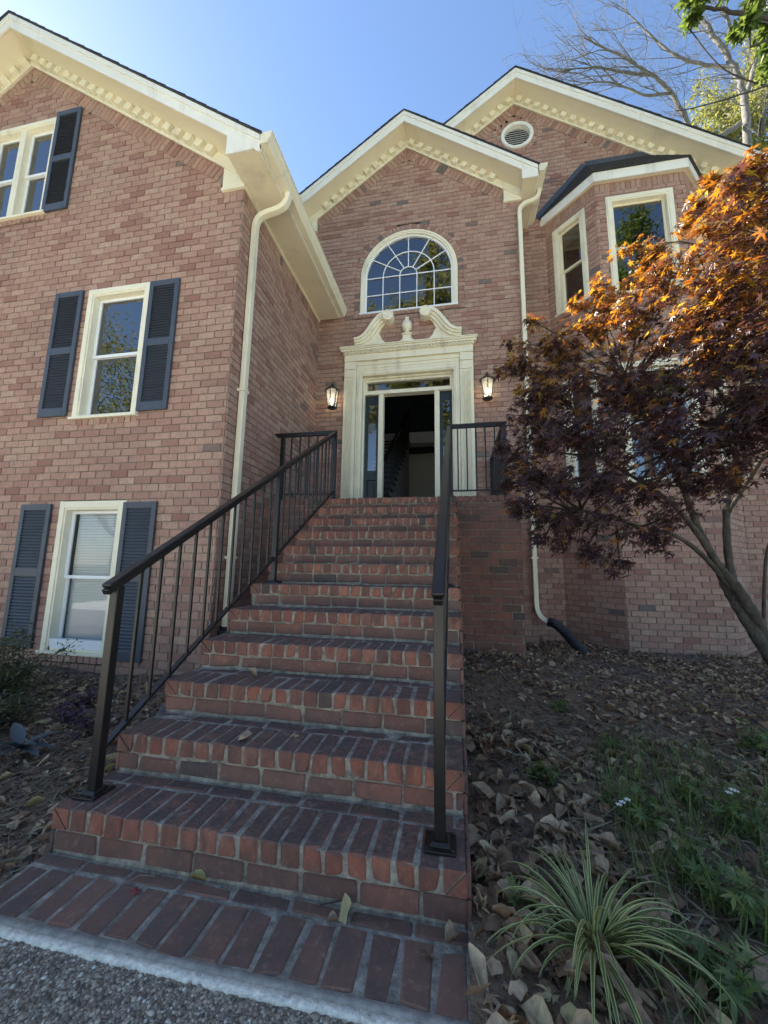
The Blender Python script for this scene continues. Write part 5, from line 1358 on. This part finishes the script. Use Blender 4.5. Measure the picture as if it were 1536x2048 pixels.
cluster_tree('overhanging_tree', (6.9, 4.6, -.1), [([(6.9, 4.6, -.1), (6.8, 4.6, 4), (6.6, 4.5, 7.0), (6.0, 4.3, 9.5)] + Q([(1600, 60)], 4.0), .19, .07), (Q([(1600, 60), (1530, 35), (1470, 25), (1400, 15)], 4.0), .05, .015), (Q([(1600, 60), (1540, 80), (1500, 95)], 4.0), .04, .012),
    (Q([(1590, 150), (1480, 190), (1390, 215), (1350, 222)], 4.0), .014, .005), (Q([(1560, 180), (1450, 140), (1380, 60), (1340, 10)], 4.2), .012, .005), ([(6.8, 4.6, 5.0), (6.7, 4.4, 6.2)] + Q([(1590, 150)], 4.0), .05, .014)],
    [(onY(px, py, 4.0 + dy), r) for px, py, dy, r in ((1395, 5, 0, .20), (1500, 10, 0, .25), (1530, 60, .3, .28), (1500, 45, -.2, .16), (1450, -20, 0, .25), (1545, 110, 0, .22), (1480, 60, 0, .12), (1390, 35, 0, .07))],
    'green leaved tree hanging leafy twigs over the roof', 'bark_dark', 'green_leaf', oval, .12, 9000, seed=9)
# trees across the drive, seen mirrored in the panes
big_oval = poly_leaf(1., .5, .2, .1, 2)
cluster_tree('shade_tree', (-2.4, -13.2, -.12), [([(-2.4, -13.2, -.12), (-2.3, -13.0, 6), (-2.5, -12.8, 12), (-2.0, -12.6, 18), (-1.4, -12.4, 22)], .38, .08), ([(-2.4, -13, 7), (-3.6, -12.6, 11), (-4.6, -12.3, 17)], .16, .06), ([(-2.4, -13, 6), (-1.2, -12.6, 9.5), (-.4, -12.3, 16)], .16, .06)],
    [((-2.6, -12.2, 18.2), 1.7), ((-.9, -12.2, 19.2), 1.8), ((-1.3, -12.2, 21.8), 1.4), ((-4.8, -12.2, 17.4), 1.5), ((-.1, -12.2, 17.3), 1.5), ((-1.0, -12.3, 23.4), .9), ((-3.2, -12.2, 13.2), 2.0), ((-.8, -12.2, 13.2), 1.8), ((-5.2, -12.2, 11.2), 1.7), ((-.8, -12.2, 10.2), 1.8), ((-2.9, -12.4, 9.2), 1.5), ((1.4, -12.4, 15.0), 1.7), ((-5.6, -12.3, 14.5), 1.5)],
    'tallest green tree across the driveway facing the arched window', 'bark_dark', 'autumn_leaf', big_oval, .27, 210, seed=41)
cluster_tree('shade_tree', (11.2, -13.2, -.12), [([(11.2, -13.2, -.12), (11.1, -13, 7), (11.3, -12.6, 14), (11.2, -12.4, 22)], .36, .08), ([(11.1, -13, 8), (9.8, -12.5, 12), (9.4, -12.3, 17)], .14, .05)],
    [((9.9, -12.2, 18.2), 1.8), ((12.2, -12.2, 19.4), 1.8), ((11.1, -12.2, 22.0), 1.6), ((11.2, -12.3, 16.2), 1.9), ((8.8, -12.2, 14.0), 1.8), ((12.6, -12.3, 13.0), 2.0), ((10.6, -12.3, 11.0), 2.0)],
    'wide green tree across the driveway facing the bay', 'bark_dark', 'green_leaf', big_oval, .27, 260, seed=42)
tree('shade_tree', (-19.5, -13, -.12), 8.0, (0, 0, 1), .3, 'tall yellow green tree across the driveway facing the shuttered wing', 'autumn_leaf', 'bark_dark', None, .75, 22000, .22, depth=4, nb=4, seed=34, ymax=-7.0)

# ---- ground litter
def litter(n, xr, yr, fn, mat, size, name, label, cat, tv, tf, tilt=.5, lift=.012, clump=None, avoid=None):
    P_ = np.stack([rng.uniform(*xr, n), rng.uniform(*yr, n), np.zeros(n)], 1)
    if clump:
        w = noise_keep(P_, *clump); P_ = P_[w]
    if avoid: P_ = P_[~((P_[:, 0] > avoid[0]) & (P_[:, 0] < avoid[1]) & (P_[:, 1] > avoid[2]))]
    n = len(P_); P_[:, 2] = fn(P_[:, 0], P_[:, 1]) + rng.uniform(0, lift, n)
    V, F_, R_ = scatter(tv, tf, P_, rand_rot(n, tilt), rng.uniform(.55, 1.25, n) * size, rng.random(n))
    return tag(np_mesh(name, V, F_, R_, mat), label, cat, kind='stuff')
def leaf_litter(n, xr, yr, fn, size, label, lift=.03, clump=None, avoid=None, tilt=.5):
    P_ = np.stack([rng.uniform(*xr, n), rng.uniform(*yr, n), np.zeros(n)], 1)
    if clump: P_ = P_[noise_keep(P_, *clump)]
    if avoid: P_ = P_[~((P_[:, 0] > avoid[0]) & (P_[:, 0] < avoid[1]) & (P_[:, 1] > avoid[2]))]
    n = len(P_); P_[:, 2] = fn(P_[:, 0], P_[:, 1]) + rng.uniform(.004, lift, n); k = rng.integers(0, len(DRY), n); VV, FF_, RR_ = [], [], []; off = 0
    for q, (tv, tf) in enumerate(DRY):
        m = k == q
        if not m.any(): continue
        V, F_, R_ = scatter(tv, [f[:3] for f in tf], P_[m], rand_rot(int(m.sum()), tilt), np.clip(rng.lognormal(0, .35, int(m.sum())), .45, 1.5) * size, rng.random(int(m.sum()))); VV.append(V); FF_.append(F_ + off); RR_.append(R_); off += len(V)
    return tag(np_mesh('fallen_leaves', np.concatenate(VV), np.concatenate(FF_), np.concatenate(RR_), 'dry_leaf', smooth=True), label, 'leaves', kind='stuff')
def noise_keep(P_, f, th):
    v = np.sin(P_[:, 0] * f + 1.3) * np.cos(P_[:, 1] * f * .8 + .4) + .5 * np.sin(P_[:, 0] * f * 2.3 + P_[:, 1] * f * 1.9)
    return (v + rng.normal(0, .35, len(P_))) > th
def dry_leaf_t():
    V, Fc = poly_leaf(1., .62, -.22, .25, 4); V = V.copy(); V[:, 1] -= .5; V[:, 0] += .06 * np.sin(V[:, 1] * 5); V[:, 2] += .10 * np.sin(V[:, 1] * 4 + V[:, 0] * 5); return V, Fc
DV, DF = dry_leaf_t()
def crumple(V, a, seed):
    r = np.random.default_rng(seed); V = np.array(V, float).copy(); V[:, 2] += a * np.sin(V[:, 0] * 7 + seed) * np.cos(V[:, 1] * 6 + seed * 2) + r.normal(0, a * .35, len(V)); V[:, 0] += a * .5 * np.sin(V[:, 1] * 9 + seed); return V
def fold(V, k):
    V = np.array(V, float).copy(); V[:, 2] += k * np.abs(V[:, 0]); V[:, 0] *= (1 - .35 * k); return V
ML_V = MV.copy(); ML_V[:, 1] -= .25; ML_V = ML_V * np.array((.62, .62, .62)); wide_v, wide_f = poly_leaf(1., .95, -.1, .1, 4); wide_v[:, 1] -= .5
DRY = [(crumple(DV, .09, 1), DF), (crumple(fold(DV, .8), .07, 2), DF), (crumple(ML_V, .11, 3), MF), (crumple(fold(ML_V, .6), .10, 4), MF), (crumple(wide_v, .13, 5), wide_f), (crumple(fold(wide_v, .9), .1, 6), wide_f)]
CV = np.array([(-.5, -.12, -.05), (.5, -.10, -.05), (.45, .12, -.05), (-.4, .1, -.05), (-.45, -.08, .08), (.4, -.06, .06), (.42, .08, .07), (-.5, .05, .05)])
CF = [(4, 5, 6, 7), (0, 1, 5, 4), (1, 2, 6, 5), (2, 3, 7, 6), (3, 0, 4, 7)]
litter(9000, (.02, 3.6), (-.34, 5.2), bedz, 'mulch', .045, 'mulch', 'dark wood mulch covering the bed beneath the maple', 'mulch', CV, CF, .35, .012, None, (.0, .70, 3.0))
litter(9000, (-5.5, -1.63), (-.26, 2.1), bedl, 'mulch', .045, 'mulch', 'dark wood mulch covering the bed under the shuttered windows', 'mulch', CV, CF, .35, .012)
leaf_litter(8500, (.02, 3.8), (-.34, 5.2), bedz, .048, 'dry brown leaves littering the bed beneath the maple', .03, (2.4, -.5), (.0, .70, 3.0))
leaf_litter(420, (.01, .60), (-.36, 1.4), bedz, .07, 'large dry brown leaves heaped against the staircase and striped grass', .05, (5, -.4))
leaf_litter(1500, (-4.5, -1.64), (-.24, 1.9), bedl, .05, 'dry tan leaves lying in the mulch under the shuttered windows', .025)
SV = np.array([(-.5, -.012, 0), (.5, -.012, .06), (.5, .012, .06), (-.5, .012, 0), (0, .02, .07)]); SF = [(0, 1, 4), (1, 2, 4), (2, 3, 4), (3, 0, 4)]
litter(1500, (-3.2, -1.62), (-.26, 1.2), bedl, 'straw', .10, 'pine_straw', 'pale dry straw strewn over the bed left of the staircase', 'straw', SV, SF, .3, .03)
litter(1500, (.2, 2.6), (-.36, 1.6), bedz, 'straw', .14, 'dry_grass', 'pale dry grass stems among the weeds', 'straw', SV, SF, .5, .05)

# ---- single leaves lying on the brickwork
def one_leaf(px, py, z, size, mat, label, rot, tv=None, tf=DF, curl=1.):
    tv, tf = DRY[int(px) % len(DRY)]; tf = [f[:3] for f in tf]; curl *= .8
    p = onZ(px, py, z); R = np.array(Matrix.Rotation(rot, 3, 'Z') @ Matrix.Rotation(.12, 3, 'X')); tv = np.array(tv) * np.array((1, 1, curl))
    V = tv @ R.T * size; V[:, 2] += -V[:, 2].min() + .0015; V = V + p
    tag(np_mesh('fallen_leaf', V, tf, np.full(len(V), random.random()), mat), label, 'leaf')
one_leaf(272, 1785, 0, .055, 'red_leaf', 'single dark red leaf lying on the brick walk', .5)
one_leaf(395, 1765, 0, .06, 'yellow_leaf', 'curled pale yellow leaf on the walk below the first step', 1.7, curl=1.5)
one_leaf(690, 1832, 0, .065, 'yellow_leaf', 'curled yellow green leaf on the walk beside a small twig', .3, curl=2.0)
one_leaf(665, 1848, 0, .04, 'dry_leaf', 'small torn tan leaf on the walk bricks', 2.2, curl=1.5)
one_leaf(855, 1915, 0, .06, 'dry_leaf', 'dark brown leaf at the edge of the walk near the bed', 1.0)
one_leaf(905, 1890, 0, .07, 'dry_leaf', 'broad dry leaf at the corner of the walk and the bed', 2.4, curl=1.5)
one_leaf(490, 1480, 2 * RIS, .065, 'dry_leaf', 'tan curled leaf lying on the second step', -.8, curl=1.4)
one_leaf(590, 1475, 2 * RIS, .05, 'yellow_leaf', 'small pale leaf on the second step', 1.2, curl=1.6)
one_leaf(505, 1354, 3 * RIS, .07, 'dry_leaf', 'long tan leaf lying on the third step', 1.5, curl=1.4)
one_leaf(770, 1358, 3 * RIS, .045, 'dry_leaf', 'small brown leaf on the third step against the riser', .2, curl=1.5)
tw = MB(); tw.tube([onZ(640, 1810, .006), onZ(690, 1800, .012), onZ(735, 1790, .006)], .0022, 5); tag(tw.build('twig', 'bark_dark'), 'thin dark twig lying on the brick walk', 'twig')
tw = MB(); tw.tube([onZ(245, 1770, .006), onZ(280, 1750, .01), onZ(310, 1752, .006)], .0018, 5); tag(tw.build('twig', 'straw'), 'thin pale twig on the walk next to the red leaf', 'twig')

# ---- variegated grass clump (striped blades, each its own)
lg = empty('striped_grass', (.36, -.03, .03), 'clump of green and cream striped arching grass beside the walk', 'grass clump')
for k in range(105):
    az = rng.uniform(0, 2 * math.pi); L = rng.uniform(.16, .39); el = rng.uniform(.35, 1.3); w = rng.uniform(.006, .0095)
    b0 = np.array((.36, -.03, .04)) + np.array((math.cos(az), math.sin(az), 0)) * rng.uniform(0, .045)
    d = np.array((math.cos(az) * math.cos(el), math.sin(az) * math.cos(el), math.sin(el))); p = b0.copy(); n = 9; pts = []; ang = el; sag = rng.uniform(1.2, 2.5) / n
    for i in range(n + 1):
        pts.append(p.copy()); p = p + np.array((math.cos(az) * math.cos(ang), math.sin(az) * math.cos(ang), math.sin(ang))) * L / n; ang -= sag * (0.5 + i / n)
        if p[2] < .035: p[2] = .035 + rng.uniform(0, .01); ang = max(ang, -.05)
    sdv = np.array((-math.sin(az), math.cos(az), 0)); V = []; E_ = []; tws = rng.normal(0, .25)
    for i, q in enumerate(pts):
        t = i / n; ww = w * (1 - .15 * (1 - t)) * (1 - t ** 5) ** 1.0 * (.75 + .25 * math.sin(math.pi * min(1, t * 1.4))); up_ = np.array((0, 0, 1.)) * ww * .35
        for j, e in ((-1, 1.), (-.45, .25), (0, 0.), (.45, .25), (1, 1.)): V.append(q + sdv * j * ww * .8 + up_ * (abs(j) ** 2) * 1.0); E_.append(e)
    Fq = [(i * 5 + j, i * 5 + j + 1, (i + 1) * 5 + j + 1, (i + 1) * 5 + j) for i in range(n) for j in range(4)]
    m_ = MB(); m_.add(V, Fq, rng.random(), E_); m_.build('blade', 'striped_blade', lg, smooth=True)
# grassy weeds
def blades(n, xr, yr, fn, mat, Lr, name, label, cat, avoid=None):
    P_ = np.stack([rng.uniform(*xr, n), rng.uniform(*yr, n), np.zeros(n)], 1)
    if avoid is not None: P_ = P_[avoid(P_)]
    n = len(P_); P_[:, 2] = fn(P_[:, 0], P_[:, 1]) - .005
    tv = []; 
    for i in range(5): t = i / 4; tv += [(-.018 * (1 - t), .35 * t * t, t), (.018 * (1 - t), .35 * t * t, t)]
    tf = [(2 * i, 2 * i + 1, 2 * i + 3, 2 * i + 2) for i in range(4)]
    V, F_, R_ = scatter(tv, tf, P_, rand_rot(n, .35), rng.uniform(*Lr, n), rng.random(n))
    return tag(np_mesh(name, V, F_, R_, mat), label, cat, kind='stuff')
blades(4200, (.40, 2.8), (-.36, 1.3), bedz, 'weed_leaf', (.06, .22), 'grass', 'thin green grass and weeds growing right of the striped clump', 'grass', lambda P_: noise_keep(P_, 4.0, -.4) & (P_[:, 0] > .45 + .25 * np.clip(P_[:, 1], 0, 9)))
def weed(x, y, h, n, label, mat='weed_leaf', spread=.11, size=.035, tmpl=None, fn=bedz, name='weed', cat='weed', lobed=True):
    z0 = float(fn(x, y)); root = empty(name, (x, y, z0), label, cat); st = MB(); P_ = []
    for k in range(max(3, n // 9)):
        az = rng.uniform(0, 2 * math.pi); e = np.array((x + math.cos(az) * spread * rng.uniform(.3, 1), y + math.sin(az) * spread * rng.uniform(.3, 1), z0 + h * rng.uniform(.5, 1)))
        c = jitter_curve((x, y, z0 - .01), e, 5, .08); st.tube(c, [.0028, .0025, .002, .0016, .001], 4, cap=False)
        for q in range(9): t = rng.uniform(.3, 1); i = min(3, int(t * 4)); P_.append(c[i] + rng.normal(0, .016, 3))
    st.build('stem', 'shrub_leaf', root); P_ = np.array(P_)[:n]; n = len(P_)
    tv, tf = tmpl if tmpl else ((MV * np.array((1, 1, .6)), MF) if lobed else poly_leaf(1.2, .8, .2, .15, 3))
    V, F_, R_ = scatter(tv, tf, P_, rand_rot(n, .55), rng.uniform(.6, 1.3, n) * size, rng.random(n)); np_mesh('foliage', V, F_, R_, mat, root)
    return root
for k, (px, py, h, n, lab) in enumerate(((1075, 1560, .12, 26, 'small ivy leaved weed in the litter below the maple'), (1130, 1440, .10, 18, 'little pale weed sprouting from the leaf litter'), (1280, 1640, .20, 60, 'leafy green weed with white flowers behind the striped grass'),
      (1370, 1600, .16, 40, 'low spreading weed beside the flowering weed'), (1470, 1650, .24, 70, 'tall leafy weed with a white flower head'), (1500, 1500, .16, 45, 'ivy leaved weed between the tall weed and the maple trunk'), (1400, 1760, .20, 55, 'fine leaved weed right of the striped grass'),
      (1500, 1830, .20, 55, 'yellowish leafy weed at the outer edge of the bed'), (1230, 1500, .08, 18, 'tiny seedling weed among brown leaves'), (1430, 1950, .14, 45, 'weed growing through the drooping striped blades'), (1060, 1790, .10, 16, 'small round leaved weed between the stairs and striped grass'))):
    p = onZ(px, py, .06); weed(p[0], p[1], h, n * 2, lab, spread=.13 if n > 40 else .08, size=.042, mat='weed_leaf')
for wname, pts in (('weed.002', ((1245, 1605, .22), (1255, 1600, .215), (1238, 1610, .2))), ('weed.004', ((1465, 1580, .28), (1472, 1583, .275), (1458, 1586, .27)))):
    for px, py, z in pts:
        p = onZ(px, py, z); fl_ = MB(); V = [p]
        for k in range(5):
            a = 2 * math.pi * k / 5; V += [p + np.array((math.cos(a - .45) * .010, math.sin(a - .45) * .010, .003)), p + np.array((math.cos(a) * .014, math.sin(a) * .014, .002)), p + np.array((math.cos(a + .45) * .010, math.sin(a + .45) * .010, .003))]
        fl_.add(V, [(0, 1 + 3 * k, 2 + 3 * k, 3 + 3 * k) for k in range(5)]); fl_.build('flower', 'white_paint', bpy.data.objects[wname])
# ---- left bed: evergreen shrub, purple ground plants, broad blue-green leaves
def shrub(x, y, h, r, n, label):
    z0 = float(bedl(x, y)); root = empty('shrub', (x, y, z0), label, 'shrub'); st = MB(); P_ = []
    for k in range(38):
        az = rng.uniform(0, 2 * math.pi); rr_ = r * rng.uniform(.2, 1); e = np.array((x + math.cos(az) * rr_, y + math.sin(az) * rr_, z0 + h * rng.uniform(.35, 1) * (1 - .35 * (rr_ / r) ** 2)))
        c = jitter_curve((x + rng.normal(0, .03), y + rng.normal(0, .03), z0 - .02), e, 7, .08); st.tube(c, [.006 - .0007 * i for i in range(7)], 4, cap=False)
        for q in range(n // 38): t = rng.uniform(.4, 1.03); i = min(5, int(t * 6)); P_.append(c[i] + (c[i + 1] - c[i]) * (t * 6 - i) + rng.normal(0, .035, 3))
    st.build('stem', 'bark_dark', root); P_ = np.array(P_); m = len(P_); tv, tf = poly_leaf(1, .38, .15, .15, 2)
    V, F_, R_ = scatter(tv, tf, P_, rand_rot(m, .7), rng.uniform(.03, .055, m), rng.random(m)); np_mesh('foliage', V, F_, R_, 'shrub_leaf', root, kind='stuff')
shrub(-3.85, 1.30, .58, .55, 2600, 'small leaved green shrub under the ground floor shuttered window')
shrub(-3.15, .80, .26, .36, 1100, 'low dark green shrub in front of the larger shrub')
for k, (x, y, lab) in enumerate(((-2.75, 1.05, 'dark purple trailing plant in the mulch near the drain pipe'), (-2.45, .95, 'purple trailing plant beside the stair railing post'), (-2.95, 1.35, 'purple trailing plant close to the brick wall'))):
    weed(x, y, .20, 60, lab, 'purple_leaf', .16, .055, poly_leaf(1.3, .45, .25, .2, 3), bedl, 'purple_plant', 'plant')
bl = empty('broad_leaf_plant', (-2.62, .62, 0), 'plant with broad blue grey leaves beside the shrub in the mulch', 'plant')
for k in range(9):
    tv, tf = poly_leaf(1, .36, .25, .2, 5); a = rng.uniform(0, 6.28); R = np.array(Matrix.Rotation(a, 3, 'Z') @ Matrix.Rotation(rng.uniform(.1, .7), 3, 'X'))
    V = np.array(tv) @ R.T * rng.uniform(.14, .24) + np.array((-2.62, .62, .02)); np_mesh('leaf', V, tf, np.full(len(V), rng.random()), 'blue_leaf', bl)
weed(-2.02, 2.62, .45, 60, 'green weed growing between the stairs and the wing wall', 'green_leaf', .2, .05, poly_leaf(1.3, .5, .2, .2, 3), lambda x, y: .12, 'weed', 'weed')
